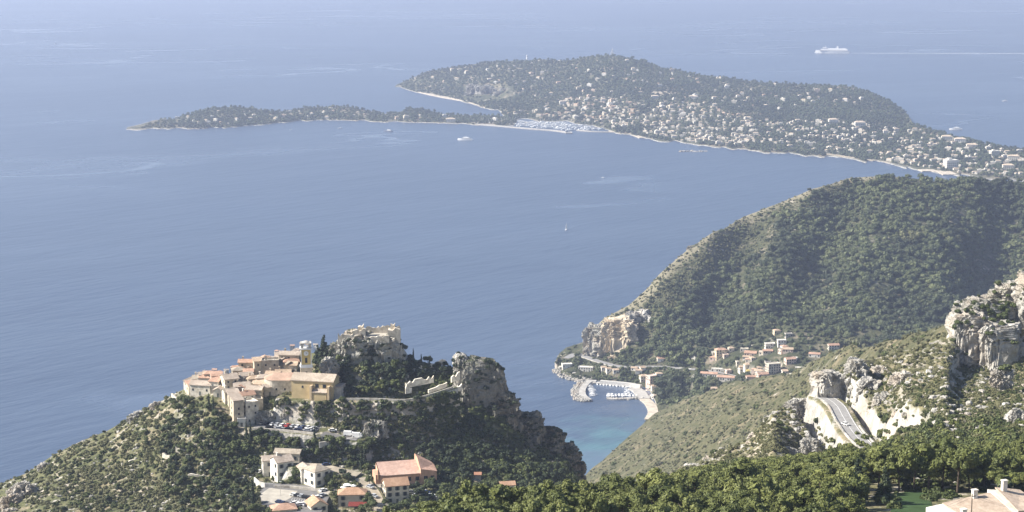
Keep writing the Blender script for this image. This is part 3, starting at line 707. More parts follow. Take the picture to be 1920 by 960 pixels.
# car parks, lanes
ribbon('upper_car_park', dense(park1), 12.5, 'asphalt', th=.5, dz=.06)
ribbon('upper_road', dense(park2), 7.5, 'asphalt', th=.5, dz=.06)
ribbon('retaining_wall', [Vector(p) + Vector((0, -6.6, 0)) for p in dense(park1)], .6, 'stonewall', th=6, dz=1.0, label='grey stone retaining wall holding up the upper car park', cat='wall')
ribbon('roadside_wall', [Vector(p) + Vector((0, -3.9, 0)) for p in dense([Pz(600, 828, 371.0), Pz(640, 823, 371.5), Pz(678, 818, 372.5)])], .5, 'wall', th=3, dz=.8, label='low white wall climbing beside the road to the upper car park', cat='wall')
b = MB(); lp = [Pz(x, y, 363) for x, y in ((486, 925), (497, 905), (548, 908), (612, 912), (618, 930), (600, 965), (530, 962), (492, 950))]
b.poly([(p[0], p[1]) for p in lp], 362.4, 363.03); tag(b.build('lower_car_park', M['asphalt']), kind='structure')
b = MB(); lp2 = [Pz(x, y, 363) for x, y in ((488, 927), (505, 915), (558, 921), (552, 930), (522, 946), (490, 938))]
b.poly([(p[0], p[1]) for p in lp2], 362.5, 363.08); tag(b.build('gravel_square', M['gravel']), kind='structure')
ribbon('village_lane', dense(lane), 7.5, 'lane', th=.5, dz=.06); ribbon('village_lane', dense(lane2), 6, 'lane', th=.5, dz=.06)
ribbon('garden_path', dense(terr), 2.6, 'gravel', th=.5, dz=.1)
ribbon('terrace_wall', [Vector(p) + Vector((0, -1.7, 0)) for p in dense(terr)], .45, 'stonewall', th=5, dz=.9, label='long pale terrace wall running from the church towards the pinnacle', cat='wall')
# garden walls of the ruined terraces
def segwall(name, label, x0, y0, x1, y1, D, h, mat='stonewall', n=9, seed=0):
    """broken masonry wall with an uneven crest"""
    r = random.Random(seed); a = Vector(P(x0, y0, D)); c = Vector(P(x1, y1, D + (y0 - y1) * .4)); b = MB()
    top = [h * r.choice((.35, .6, .9, 1.2)) for _ in range(n + 1)]; vs = []
    d = (c - a).normalized(); nn = Vector((-d.y, d.x, 0)) * .45
    for i in range(n + 1):
        p = a + (c - a) * (i / n)
        for s in (-1, 1): q = p + nn * s; vs += [(q.x, q.y, p.z - 1.5), (q.x, q.y, p.z + top[i])]
    fs = []
    for i in range(n):
        k = i * 4; fs += [(k, k + 4, k + 5, k + 1), (k + 3, k + 7, k + 6, k + 2), (k + 1, k + 5, k + 7, k + 3)]
    fs += [(0, 1, 3, 2), (n * 4 + 2, n * 4 + 3, n * 4 + 1, n * 4)]
    b.add(vs, fs); o = b.build(name, M[mat]); o.color = (1.5, 1.48, 1.42, 1); tag(o, label, 'wall'); return o
segwall('ruined_wall', 'broken white wall crowning the upper garden terrace below the dark cypresses', 760, 722, 813, 712, 915, 1.9, seed=1, n=12)
segwall('ruined_wall', 'thin pale stair wall climbing towards the pinnacle', 803, 732, 838, 720, 914, 1.0, seed=2, n=5)
segwall('ruined_wall', 'jagged white wall beside the pinnacle foot on the lower garden terrace', 826, 740, 866, 726, 911, 1.6, seed=3, n=10)
segwall('ruined_wall', 'short pale wall stub between the garden terrace and the pinnacle', 846, 712, 862, 706, 918, 2.2, seed=4, n=4)
segwall('ruined_wall', 'long faint wall crossing the dark slope under the castle garden', 770, 697, 835, 678, 938, 1.6, seed=5, n=10)
segwall('ruined_wall', 'pale wall end standing at the left of the upper garden terrace', 760, 733, 772, 731, 911, 3.0, seed=6, n=4)

# harbour moles
def mole(name, label, pts, width, z1, mat, cat):
    o = ribbon(name, dense([Pz(x, y, z1) for x, y in pts]), width, mat, th=z1 + 3, dz=0, label=label, cat=cat); return o
mole('breakwater', 'curved stone breakwater closing the small harbour from the open sea', [(1118, 714), (1106, 714), (1098, 720), (1092, 730), (1093, 740), (1101, 747), (1105, 749)], 9, 3.0, 'concrete', 'breakwater')
mole('quay', 'long pale quay under the terrace wall at the back of the small harbour', [(1106, 717), (1130, 717), (1160, 720), (1200, 725)], 8, 1.8, 'concrete', 'quay')
mole('quay', 'wide quay with parking on the village side of the small harbour', [(1188, 727), (1198, 733), (1204, 741), (1208, 747)], 17, 1.9, 'concrete', 'quay')
mole('jetty', 'straight south jetty of the small harbour facing the beach', [(1139, 746.5), (1160, 747), (1185, 745.5), (1206, 744.5)], 8, 1.7, 'concrete', 'jetty')
ribbon('terrace_wall', dense([Pz(x, y, 4.5) for x, y in ((1126, 715), (1150, 717), (1180, 720), (1202, 724))]), 5, 'wall', th=6, dz=1.5, label='high pale terrace wall above the back quay of the small harbour', cat='wall')

# ------------------------------------------------------------------ houses
WM = {}
def window_mesh(kind='a'):
    if kind not in WM:
        b = MB(); ww, hh = {'a': (.55, .85), 'b': (.9, .9), 'c': (.45, .5), 'd': (.6, 1.3)}[kind]
        b.box(-ww, ww, -.06, .1, -hh, hh, 0); b.box(-ww - .12, ww + .12, -.14, .05, -hh - .16, -hh - .01, 1)
        if kind == 'a':
            b.box(-ww - .5, -ww - .01, -.12, .02, -hh, hh, 1); b.box(ww + .01, ww + .5, -.12, .02, -hh, hh, 1)
        me = b.mesh('window'); me.materials.append(M['glass']); me.materials.append(M['shutter']); WM[kind] = me
    return WM[kind]
BOXES = []          # picture areas kept clear of stray trees
def house(label, x, y, w, d, h, rot=0, roof='gable', wc=(1, 1, 1), rc=(1, 1, 1), stone=False, otile=False, name='house', cat='house', group=None, rh=None, base=None, fans=None,
          win=True, chim=0, deep=9, wk='a', keep=True, door=True):
    if base is None:
        c = cast(x, y, fans); base = c[0] if c else Vector(Pz(x, y, 5))
    base = Vector(base); a = R(rot)
    cx = base + Vector((-math.sin(a) * d / 2, math.cos(a) * d / 2, 0)); cx = Vector((base.x, base.y + d * .45, base.z))
    root = empty(name, cx, a); tag(root, label, cat, group)
    hw, hd = w / 2, d / 2; rh = rh if rh is not None else min(w, d) * .24; b = MB(); wm = M['stonewall' if stone else 'wall']
    if roof == 'gable':
        b.add([(-hw, -hd, -deep), (hw, -hd, -deep), (hw, hd, -deep), (-hw, hd, -deep), (-hw, -hd, h), (hw, -hd, h), (hw, hd, h), (-hw, hd, h), (-hw, 0, h + rh), (hw, 0, h + rh)],
              [(0, 1, 5, 4), (1, 2, 6, 9, 5), (2, 3, 7, 6), (3, 0, 4, 8, 7)])
    elif roof == 'gabley':
        b.add([(-hw, -hd, -deep), (hw, -hd, -deep), (hw, hd, -deep), (-hw, hd, -deep), (-hw, -hd, h), (hw, -hd, h), (hw, hd, h), (-hw, hd, h), (0, -hd, h + rh), (0, hd, h + rh)],
              [(0, 1, 5, 8, 4), (1, 2, 6, 5), (2, 3, 7, 9, 6), (3, 0, 4, 7)])
    elif roof == 'shed':
        b.add([(-hw, -hd, -deep), (hw, -hd, -deep), (hw, hd, -deep), (-hw, hd, -deep), (-hw, -hd, h), (hw, -hd, h), (hw, hd, h + rh), (-hw, hd, h + rh)],
              [(0, 1, 5, 4), (1, 2, 6, 5), (2, 3, 7, 6), (3, 0, 4, 7)])
    else: b.box(-hw, hw, -hd, hd, -deep, h + (.0 if roof == 'hip' else .1))
    wo_ = b.build('wall', wm, root); wo_.color = wc + (1,); kid(root, wo_)
    b = MB(); o = .45; t = .28
    if roof == 'gable':
        s = rh / hd; e = h - s * o
        b.add([(-hw - o, -hd - o, e + .05), (hw + o, -hd - o, e + .05), (hw + o, 0, h + rh + .05), (-hw - o, 0, h + rh + .05), (-hw - o, hd + o, e + .05), (hw + o, hd + o, e + .05),
               (-hw - o, -hd - o, e + .05 + t), (hw + o, -hd - o, e + .05 + t), (hw + o, 0, h + rh + .05 + t), (-hw - o, 0, h + rh + .05 + t), (-hw - o, hd + o, e + .05 + t), (hw + o, hd + o, e + .05 + t)],
              [(6, 7, 8, 9), (9, 8, 11, 10), (0, 3, 2, 1), (3, 4, 5, 2), (0, 1, 7, 6), (4, 10, 11, 5), (1, 2, 8, 7), (2, 5, 11, 8), (3, 0, 6, 9), (4, 3, 9, 10)])
    elif roof == 'gabley':
        s = rh / hw; e = h - s * o
        b.add([(-hw - o, -hd - o, e + .05), (-hw - o, hd + o, e + .05), (0, hd + o, h + rh + .05), (0, -hd - o, h + rh + .05), (hw + o, -hd - o, e + .05), (hw + o, hd + o, e + .05),
               (-hw - o, -hd - o, e + .05 + t), (-hw - o, hd + o, e + .05 + t), (0, hd + o, h + rh + .05 + t), (0, -hd - o, h + rh + .05 + t), (hw + o, -hd - o, e + .05 + t), (hw + o, hd + o, e + .05 + t)],
              [(7, 6, 9, 8), (8, 9, 10, 11), (0, 1, 2, 3), (3, 2, 5, 4), (6, 7, 1, 0), (10, 4, 5, 11), (0, 3, 9, 6), (3, 4, 10, 9), (2, 1, 7, 8), (5, 2, 8, 11)])
    elif roof == 'shed':
        s = rh / d; b.add([(-hw - o, -hd - o, h - s * o + .05), (hw + o, -hd - o, h - s * o + .05), (hw + o, hd + o, h + rh + s * o + .05), (-hw - o, hd + o, h + rh + s * o + .05),
               (-hw - o, -hd - o, h - s * o + .05 + t), (hw + o, -hd - o, h - s * o + .05 + t), (hw + o, hd + o, h + rh + s * o + .05 + t), (-hw - o, hd + o, h + rh + s * o + .05 + t)],
              [(0, 3, 2, 1), (4, 5, 6, 7), (0, 1, 5, 4), (1, 2, 6, 5), (2, 3, 7, 6), (3, 0, 4, 7)])
    elif roof == 'hip':
        k = min(hw, hd); rx = max(hw - k, .01)
        ry = max(hd - k, .01)
        b.add([(-hw - o, -hd - o, h), (hw + o, -hd - o, h), (hw + o, hd + o, h), (-hw - o, hd + o, h), (-hw - o, -hd - o, h + .25), (hw + o, -hd - o, h + .25), (hw + o, hd + o, h + .25), (-hw - o, hd + o, h + .25), (-rx, ry if hd > hw else 0, h + rh + .25), (rx, ry if hd > hw else 0, h + rh + .25)] if hd <= hw else
              [(-hw - o, -hd - o, h), (hw + o, -hd - o, h), (hw + o, hd + o, h), (-hw - o, hd + o, h), (-hw - o, -hd - o, h + .25), (hw + o, -hd - o, h + .25), (hw + o, hd + o, h + .25), (-hw - o, hd + o, h + .25), (0, -ry, h + rh + .25), (0, ry, h + rh + .25)],
              [(0, 3, 2, 1), (0, 1, 5, 4), (1, 2, 6, 5), (2, 3, 7, 6), (3, 0, 4, 7)] + ([(4, 5, 9, 8), (5, 6, 9), (6, 7, 8, 9), (7, 4, 8)] if hd <= hw else [(4, 5, 8), (5, 6, 9, 8), (6, 7, 9), (7, 4, 8, 9)]))
    else:   # flat with parapet
        b.box(-hw - .08, hw + .08, -hd - .08, -hd + .3, h + .1, h + .8); b.box(-hw - .08, hw + .08, hd - .3, hd + .08, h + .1, h + .8)
        b.box(-hw - .08, -hw + .3, -hd + .3, hd - .3, h + .1, h + .8); b.box(hw - .3, hw + .08, -hd + .3, hd - .3, h + .1, h + .8)
    flat = roof == 'flat'
    ro = b.build('parapet' if flat else 'roof', wm if flat else M['orangetile' if otile else 'tile'], root); ro.color = (wc if flat else tuple(v * (.88 if otile else 1) for v in rc)) + (1,); kid(root, ro)
    if chim:
        for k in range(chim):
            cxp = (-.25 + .5 * k) * w; zb = h + rh * .5 if not flat else h
            c = MB().box(cxp - .4, cxp + .4, .3, 1.0, zb - .4, zb + rh * .6 + 1.3).box(cxp - .5, cxp + .5, .2, 1.1, zb + rh * .6 + 1.3, zb + rh * .6 + 1.45).build('chimney', wm, ro); c.color = wc + (1,)
    if win:
        rnd = random.Random(int(x * 7 + y * 13)); floors = max(1, int(h / 2.8)); fh = h / floors
        wmesh = window_mesh(wk)
        for f in range(floors):
            zc = fh * (f + .55)
            for i in range(max(1, int(w / 3.3))):
                nx = max(1, int(w / 3.3)); px = -hw + w * (i + .5) / nx
                if rnd.random() < .15: continue
                if f == 0 and i == nx // 2 and door:
                    db = MB(); db.box(px - .55, px + .55, -hd - .07, -hd + .1, 0, 2.1); db.build('door', M['shutter'], root); continue
                kid(root, link('window', wmesh, [], root, (px, -hd, zc)))
            for i in range(max(1, int(d / 3.6))):
                ny = max(1, int(d / 3.6)); py = -hd + d * (i + .5) / ny
                if rnd.random() < .3: continue
                kid(root, link('window', wmesh, [], root, (-hw, py, zc), -math.pi / 2))
                if rnd.random() < .6: kid(root, link('window', wmesh, [], root, (hw, py, zc), math.pi / 2))
    if keep:
        sc = 3400 / base.y; BOXES.append((x - w * sc * .55 - 2, x + w * sc * .55 + 2, y - (h + rh) * sc - d * sc * .22, y + 4, base.y))
    return root
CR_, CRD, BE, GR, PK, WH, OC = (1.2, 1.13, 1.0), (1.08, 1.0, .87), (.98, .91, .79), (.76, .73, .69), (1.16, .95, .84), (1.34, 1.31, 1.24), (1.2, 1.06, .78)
RB, RR, RT, RG = (1.0, 1.0, 1.0), (1.12, .86, .76), (1.12, 1.02, .9), (.85, .88, .86)
VG = 'houses of the hilltop village'
V_ = [  # x, y of foot, w, d, h, rot, roof, wall, roof tint, stone, label
 (378, 741, 14, 8, 6.0, -14, 'gable', WH, RB, 1, 'long brown-roofed house whose broad bright wall faces the scrub at the village edge'),
 (352, 726, 7, 7, 3.5, 14, 'shed', CRD, RR, 1, 'outermost low house at the seaward tip of the village'),
 (392, 717, 8, 6, 5.0, 16, 'hip', CR_, RR, 0, 'squat house with reddish hipped roof above the long bright wall'),
 (366, 712, 7, 6, 3.2, 10, 'shed', BE, RT, 1, 'small shed-roofed house on the skyline above the seaward tip'),
 (386, 702, 11, 6, 4, -6, 'gable', CRD, RT, 0, 'long low pale-roofed house on the skyline at the seaward end'),
 (413, 704, 9, 7, 4.2, 8, 'gable', BE, RR, 1, 'red-roofed skyline house between two long pale roofs'),
 (428, 741, 9, 12, 9.5, 24, 'gable', CR_, RB, 1, 'big rough stone house with a deep brown roof and sunlit side wall'),
 (446, 714, 8, 7, 6.0, 14, 'hip', BE, RG, 1, 'grey-roofed house half hidden behind the big rough stone house'),
 (436, 693, 8, 6, 3.5, 0, 'gable', CRD, RB, 1, 'low brown-roofed house on the skyline behind the grey roof'),
 (462, 700, 10, 6, 6.5, 0, 'gable', BE, RR, 1, 'house with red roof and a shaded front with a dark creeper'),
 (460, 724, 8, 7, 6.0, 20, 'gable', WH, RB, 0, 'white gabled house in the middle of the village roofs'),
 (482, 706, 5, 6, 9.0, 18, 'shed', CR_, RT, 1, 'narrow tall stone house left of the white parapet'),
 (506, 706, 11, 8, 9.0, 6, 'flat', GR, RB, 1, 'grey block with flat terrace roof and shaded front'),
 (494, 728, 10, 7, 6.0, 12, 'hip', CR_, RB, 0, 'pale house with hipped brown roof below the grey terrace block'),
 (512, 718, 9, 6, 5.0, -8, 'gable', CRD, RT, 1, 'low tan-roofed house left of the orange-roofed round house'),
 (452, 744, 10, 8, 6.0, 12, 'gable', BE, RB, 1, 'wide brown-roofed house in front of the white gabled house'),
 (478, 750, 10, 7, 6.0, -10, 'gable', CRD, RB, 1, 'brown-roofed house with ivy along its eaves above the two tall houses'),
 (443, 792, 6.5, 8, 12.5, 26, 'shed', BE, RB, 1, 'tall narrow stone house with shaded front at the foot of the village'),
 (466, 795, 8.5, 9, 12, 34, 'flat', WH, RB, 1, 'tall corner house with bright left wall and dark right wall above the car park'),
 (452, 800, 5, 5, 4, 10, 'flat', WH, RB, 0, 'small white porch building between the two tall houses'),
 (543, 686, 13, 7, 6.5, -5, 'gable', BE, RB, 1, 'long house with a row of dark windows left of the bell tower'),
 (508, 676, 12, 8, 5, -5, 'gable', CR_, RB, 1, 'broad tan-roofed house on the skyline above the grey terrace block'),
 (488, 688, 8, 7, 5, 10, 'hip', CRD, RB, 1, 'hip-roofed house stepping down the skyline from the broad tan roof'),
 (532, 665, 9, 6, 4, -8, 'gable', CR_, RT, 0, 'cream house with a pale roof just above the row of dark windows'),
 (556, 663, 9, 7, 5, 5, 'shed', CR_, RT, 0, 'cream house touching the top of the bell tower in view'),
 (578, 650, 9, 6, 3.5, -8, 'gable', WH, RT, 0, 'topmost white house of the village beside the dark pines'),
 (548, 652, 8, 6, 3.5, 5, 'gable', BE, RR, 1, 'small tan-roofed skyline house left of the topmost white house'),
 (470, 686, 7, 6, 4, -6, 'shed', CR_, RT, 0, 'low house with pale sloping roof on the skyline over the red roof'),
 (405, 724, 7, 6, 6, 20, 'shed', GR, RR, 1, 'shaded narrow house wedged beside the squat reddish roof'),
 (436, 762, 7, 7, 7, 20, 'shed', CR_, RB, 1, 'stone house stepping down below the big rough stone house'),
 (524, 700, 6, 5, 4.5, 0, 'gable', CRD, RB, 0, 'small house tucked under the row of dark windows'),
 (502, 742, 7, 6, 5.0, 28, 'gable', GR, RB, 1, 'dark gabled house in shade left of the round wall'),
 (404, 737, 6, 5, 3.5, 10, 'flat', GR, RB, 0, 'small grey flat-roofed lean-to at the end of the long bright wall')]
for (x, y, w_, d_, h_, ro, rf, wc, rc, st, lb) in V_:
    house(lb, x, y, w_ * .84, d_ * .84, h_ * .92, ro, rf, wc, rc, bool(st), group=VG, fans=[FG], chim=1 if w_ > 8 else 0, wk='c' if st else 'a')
MORE = [(356, 733, 6, 6, 4, 16, 'gable', 'first of the small houses stepping up from the seaward tip'), (371, 724, 6, 6, 4, 6, 'gable', 'second of the small houses stepping up from the seaward tip'), (383, 712, 6, 5, 4, -10, 'shed', 'narrow roof wedged behind the squat reddish-roofed house'),
 (398, 708, 6, 5, 4, 14, 'hip', 'tiny hipped roof between the reddish roof and the skyline'), (402, 697, 7, 5, 3, -8, 'gable', 'flat-pitched skyline roof next to the long pale one'), (424, 699, 7, 5, 4, 12, 'gable', 'tan skyline roof in front of the red one'),
 (448, 728, 6, 6, 5, -12, 'gable', 'small gabled house pressed against the white gabled house'), (474, 728, 7, 6, 5, 22, 'hip', 'hipped house in the very middle of the village'), (486, 738, 7, 6, 5, -6, 'shed', 'sloping-roofed house just left of the round wall'),
 (462, 762, 7, 6, 6, 30, 'gable', 'gabled house squeezed above the tall corner house'), (480, 768, 6, 5, 5, 20, 'flat', 'flat-topped block between the tall corner house and the dark gable'), (428, 756, 6, 6, 6, 24, 'gable', 'lowest small house under the big rough stone house'),
 (452, 686, 7, 5, 3.5, 8, 'gable', 'low skyline roof left of the red-roofed creeper house'), (498, 674, 7, 6, 4, 12, 'gable', 'small skyline house left of the broad tan roof'), (519, 663, 7, 5, 4, -12, 'hip', 'small hipped skyline house behind the broad tan roof'),
 (566, 648, 7, 5, 3.5, 10, 'gable', 'small skyline house directly behind the bell tower top'), (592, 650, 7, 5, 3, -14, 'gable', 'last small house before the dark skyline pine'), (530, 714, 8, 6, 4, 6, 'gable', 'low house behind the orange-roofed round house'),
 (546, 700, 7, 6, 4.5, -10, 'gable', 'low house squeezed against the back of the church')]
for i, (x, y, w_, d_, h_, ro, rf, lb) in enumerate(MORE):
    house(lb, x, y, w_, d_, h_, ro, rf, (CR_, WH, CRD, BE, WH)[i % 5], (RB, RT, RR, RG, RT)[(i * 3) % 5], bool(i % 3), group=VG, fans=[FG], wk='c', chim=i % 2)
rq = random.Random(77)
for i in range(30):
    t = rq.random(); x = 352 + t * 215; yt = np.interp(x, [352, 400, 450, 500, 567], [722, 702, 690, 674, 655]); y = yt + rq.random() ** 1.2 * np.interp(x, [352, 400, 450, 480, 520, 567], [14, 50, 80, 76, 56, 26])
    house('tiny stone house packed among the close roofs of the hilltop village', x, y, rq.uniform(4.5, 6.5), rq.uniform(4.5, 6), rq.uniform(3.2, 5.2), rq.uniform(-20, 34), rq.choice(('gable', 'shed', 'hip', 'gabley')), rq.choice((CR_, WH, CRD, WH, BE)), rq.choice((RB, RT, RR, RG)), rq.random() < .6, group='tiny houses packed in the village', fans=[FG], wk='c')
# round-walled house with the orange roof
def round_house():
    c = cast(522, 742, [FG])[0]; root = empty('round_house', (c.x, c.y + 5, c.z)); tag(root, 'orange-roofed stone house with curved bastion wall left of the church', 'house', VG)
    pts = [(-7.5 * math.cos(a) if a < math.pi / 2 else 8.0 * (1 - math.cos(a - math.pi / 2) * 0) , 0) for a in (0,)]
    out = [(-8, 4.5)] + [(-8 + 6 * (1 - math.cos(t)), 1.5 - 6.2 * math.sin(t)) for t in np.linspace(0, math.pi / 2, 8)] + [(7.5, -4.7), (7.5, 4.5)]
    MB().poly(out, -8, 8.2).build('wall', M['stonewall'], root).color = (1.05, 1.02, .98, 1)
    b = MB(); n = len(out); vs = [(p[0] * 1.05, p[1] * 1.05, 8.25) for p in out] + [(-3.5, 3, 10.6), (7.6, 3.4, 10.6)]
    fs = [(i, i + 1, n) for i in range(0, n - 3)] + [(n - 3, n - 2, n + 1, n), (n - 2, n - 1, n, n + 1), (n - 1, 0, n), tuple(range(n))[::-1]]
    b.add(vs, fs); r = b.build('roof', M['orangetile'], root); r.color = (1, 1, 1, 1)
    for px in (-1, 3.5): link('window', window_mesh('c'), [], root, (px, -4.75, 3.5))
    BOXES.append((495, 548, 698, 746, 905))
round_house()

# church and bell tower
def church():
    root = empty('church', (CHURCH[0], CHURCH[1] + 5, 387), R(-12)); tag(root, 'ochre church with long tiled roof above the terrace wall', 'church')
    b = MB(); hw, hd, h, rh = 11.2, 5.5, 9.6, 2.6
    b.add([(-hw, -hd, -6), (hw, -hd, -6), (hw, hd, -6), (-hw, hd, -6), (-hw, -hd, h), (hw, -hd, h), (hw, hd, h), (-hw, hd, h), (-hw, 0, h + rh), (hw, 0, h + rh)], [(0, 1, 5, 4), (1, 2, 6, 9, 5), (2, 3, 7, 6), (3, 0, 4, 8, 7)])
    b.build('wall', M['ochre'], root)
    b = MB(); o = .5; e = h - .24
    b.add([(-hw - o, -hd - o, e), (hw + o, -hd - o, e), (hw + o, 0, h + rh + .05), (-hw - o, 0, h + rh + .05), (-hw - o, hd + o, e), (hw + o, hd + o, e), (-hw - o, -hd - o, e + .4), (hw + o, -hd - o, e + .4), (hw + o, 0, h + rh + .4), (-hw - o, 0, h + rh + .4), (-hw - o, hd + o, e + .4), (hw + o, hd + o, e + .4)],
          [(6, 7, 8, 9), (9, 8, 11, 10), (0, 3, 2, 1), (3, 4, 5, 2), (0, 1, 7, 6), (4, 10, 11, 5), (1, 2, 8, 7), (2, 5, 11, 8), (3, 0, 6, 9), (4, 3, 9, 10)])
    b.build('roof', M['tile'], root).color = (1.05, 1.05, 1.02, 1)
    # side chapel in front of the nave, right half, lower roof
    MB().add([(.6, -hd - 2.6, -6), (8.4, -hd - 2.6, -6), (8.4, -hd + .1, -6), (.6, -hd + .1, -6), (.6, -hd - 2.6, 4.3), (8.4, -hd - 2.6, 4.3), (8.4, -hd + .1, 5.3), (.6, -hd + .1, 5.3)], [(0, 1, 5, 4), (1, 2, 6, 5), (3, 0, 4, 7)]).build('chapel', M['ochre'], root)
    MB().add([(.3, -hd - 3.0, 4.25), (8.7, -hd - 3.0, 4.25), (8.7, -hd, 5.5), (.3, -hd, 5.5), (.3, -hd - 3.0, 4.5), (8.7, -hd - 3.0, 4.5), (8.7, -hd, 5.8), (.3, -hd, 5.8)], [(0, 3, 2, 1), (4, 5, 6, 7), (0, 1, 5, 4), (1, 2, 6, 5), (3, 0, 4, 7)]).build('chapel_roof', M['tile'], root).color = (1, 1, 1, 1)
    for x in (0.0, 9.4): MB().box(x - .55, x + .55, -hd - 2.9, -hd + .05, -6, 7.6, 0, 0, 0).build('buttress', M['wall'], root).color = (1.0, .8, .55, 1)
    MB().box(hw + .02, hw + 3.6, -3.6, 4.4, -6, 6.4).build('apse', M['stonewall'], root).color = (.85, .85, .9, 1)
    MB().box(hw - .1, hw + 3.9, -3.8, 4.6, 6.42, 6.8).build('apse_roof', M['tile'], root).color = (.9, .9, .95, 1)
    link('window', window_mesh('c'), [], root, (-5.2, -hd, 6.4))
    for x in (2.6, 6.6): link('window', window_mesh('b'), [], root, (x, -hd, 7.2))
    BOXES.append((540, 640, 685, 752, 915))
    # bell tower
    c = root.location; tr = empty('bell_tower', (c[0] - 5.6, c[1] + 8.5, 387), R(8)); tag(tr, 'slender ochre bell tower with clock and white cornices behind the church', 'bell tower')
    MB().box(-3.0, 3.0, -3.0, 3.0, -4, 14.0).build('base', M['wall'], tr).color = (1.12, 1.0, .78, 1)
    MB().box(-3.3, 3.3, -3.3, 3.3, 14.0, 14.5).build('cornice', M['white'], tr)
    MB().box(-2.95, 2.95, -2.95, 2.95, 14.5, 15.6).build('attic', M['white'], tr)
    MB().box(-2.7, 2.7, -2.7, 2.7, 15.6, 23.6).build('shaft', M['ochretower'], tr)
    for x in (-2.75, 2.35): MB().box(x, x + .4, -2.85, -2.71, 15.6, 23.6).build('pilaster', M['white'], tr)
    MB().box(-3.2, 3.2, -3.2, 3.2, 23.6, 24.2).build('cornice', M['white'], tr)
    # belfry: four corner piers, roof slab and shallow dome
    b = MB()
    for sx in (-1, 1):
        for sy in (-1, 1): b.box(sx * 2.0 - .6, sx * 2.0 + .6, sy * 2.0 - .6, sy * 2.0 + .6, 24.2, 26.6)
    b.box(-2.8, 2.8, -2.8, 2.8, 26.6, 27.0); b.build('belfry', M['concrete'], tr)
    b = MB(); vs = []; n = 14
    for k, (r_, z_) in enumerate([(2.0, 27.0), (1.8, 27.25), (1.3, 27.6), (.7, 27.8), (.05, 27.9)]): vs += [(r_ * math.cos(2 * math.pi * i / n), r_ * math.sin(2 * math.pi * i / n), z_) for i in range(n)]
    b.add(vs, [(k * n + i, k * n + (i + 1) % n, (k + 1) * n + (i + 1) % n, (k + 1) * n + i) for k in range(4) for i in range(n)]); b.build('dome', M['concrete'], tr)
    # clock: dial disc and hands on the front and left faces
    for rz, off in ((0, (0, -2.71)), (-math.pi / 2, (-2.71, 0))):
        b = MB(); n = 24; vs = [(1.25 * math.cos(2 * math.pi * i / n), y_, 1.25 * math.sin(2 * math.pi * i / n)) for y_ in (0, -.14) for i in range(n)]
        b.add(vs, [tuple(range(n)), tuple(range(n, 2 * n))[::-1]] + [(i, (i + 1) % n, n + (i + 1) % n, n + i) for i in range(n)])
        ck = b.build('clock', M['white'], tr, (off[0], off[1], 21.6), rz)
        MB().box(-.07, .07, -.2, -.15, 0, .8).box(0, .6, -.2, -.15, -.07, .07).build('hands', M['boatdark'], ck)
        link('window', window_mesh('d'), [], tr, (off[0], off[1], 18), rz)
    link('window', window_mesh('c'), [], tr, (0, -3.0, 11.5))
    BOXES.append((552, 586, 640, 700, 925))
church()

# castle ruin
def ruin():
    D = 944; c = P(708, 630, D); root = empty('castle_ruin', c); tag(root, 'pale ruined castle walls crowning the hilltop rock', 'castle ruin')
    k = D / 3400
    def part(name, x0, x1, yt, yb, dep, seed, y0=0, col=(1.25, 1.2, 1.12, 1)):
        r = random.Random(seed); n = max(3, int((x1 - x0) / 4)); b = MB(); vs = []
        zt = -(yt - 630) * k / 1.0; zb = -(yb - 630) * k - 3
        for i in range(n + 1):
            xx = (x0 + (x1 - x0) * i / n - 708) * k; z = zt + r.uniform(-.9, .7) * (1 if seed else 0)
            vs += [(xx, y0, zb), (xx, y0, z), (xx, y0 + dep, z + r.uniform(-.3, .3)), (xx, y0 + dep, zb)]
        fs = []
        for i in range(n):
            a = i * 4; fs += [(a, a + 4, a + 5, a + 1), (a + 1, a + 5, a + 6, a + 2), (a + 2, a + 6, a + 7, a + 3)]
        fs += [(0, 1, 2, 3), (n * 4 + 3, n * 4 + 2, n * 4 + 1, n * 4)]
        b.add(vs, fs); o = b.build(name, M['stonewall'], root); o.color = col
    part('wall', 634, 662, 623, 630, 1.0, 2, -6)
    part('wall', 662, 686, 614, 640, 2.0, 3, -5)
    part('tower', 671, 682, 608, 640, 4, 4, -3)
    part('wall', 686, 732, 624, 634, .9, 6, -8.5)
    part('wall', 684, 733, 615, 632, 1.0, 7, 5)
    part('keep', 729, 752, 613, 668, 5, 8, -4.5)
    part('turret', 733, 742, 605, 625, 3, 9, -2)
    part('turret', 744, 751, 611, 625, 3, 10, -2.5)
    tb = MB().box((684 - 708) * k, (731 - 708) * k, -7.5, 5, -1, -.3 + .9); tb.build('terrace_floor', M['gravel'], root)
    BOXES.append((655, 755, 600, 668, 945))
ruin()

for i, (a, b_, c_, d_, lb) in enumerate([(305, 852, 336, 866, 'broken stone terrace wall in the middle of the left-hand scrub slope'), (352, 893, 392, 896, 'pale dry-stone wall above the trees left of the gravel square'), (322, 740, 338, 752, 'short pale wall beside the path below the seaward houses'), (228, 872, 262, 864, 'low pale terrace wall on the bare patch of the scrub slope'), (330, 842, 352, 846, 'short light wall in the rubble below the village cypresses')]):
    D_ = cast((a + c_) / 2, (b_ + d_) / 2, [FG])[0].y; segwall('terrace_wall', lb, a, b_, c_, d_, D_, 1.3, seed=20 + i, n=8)
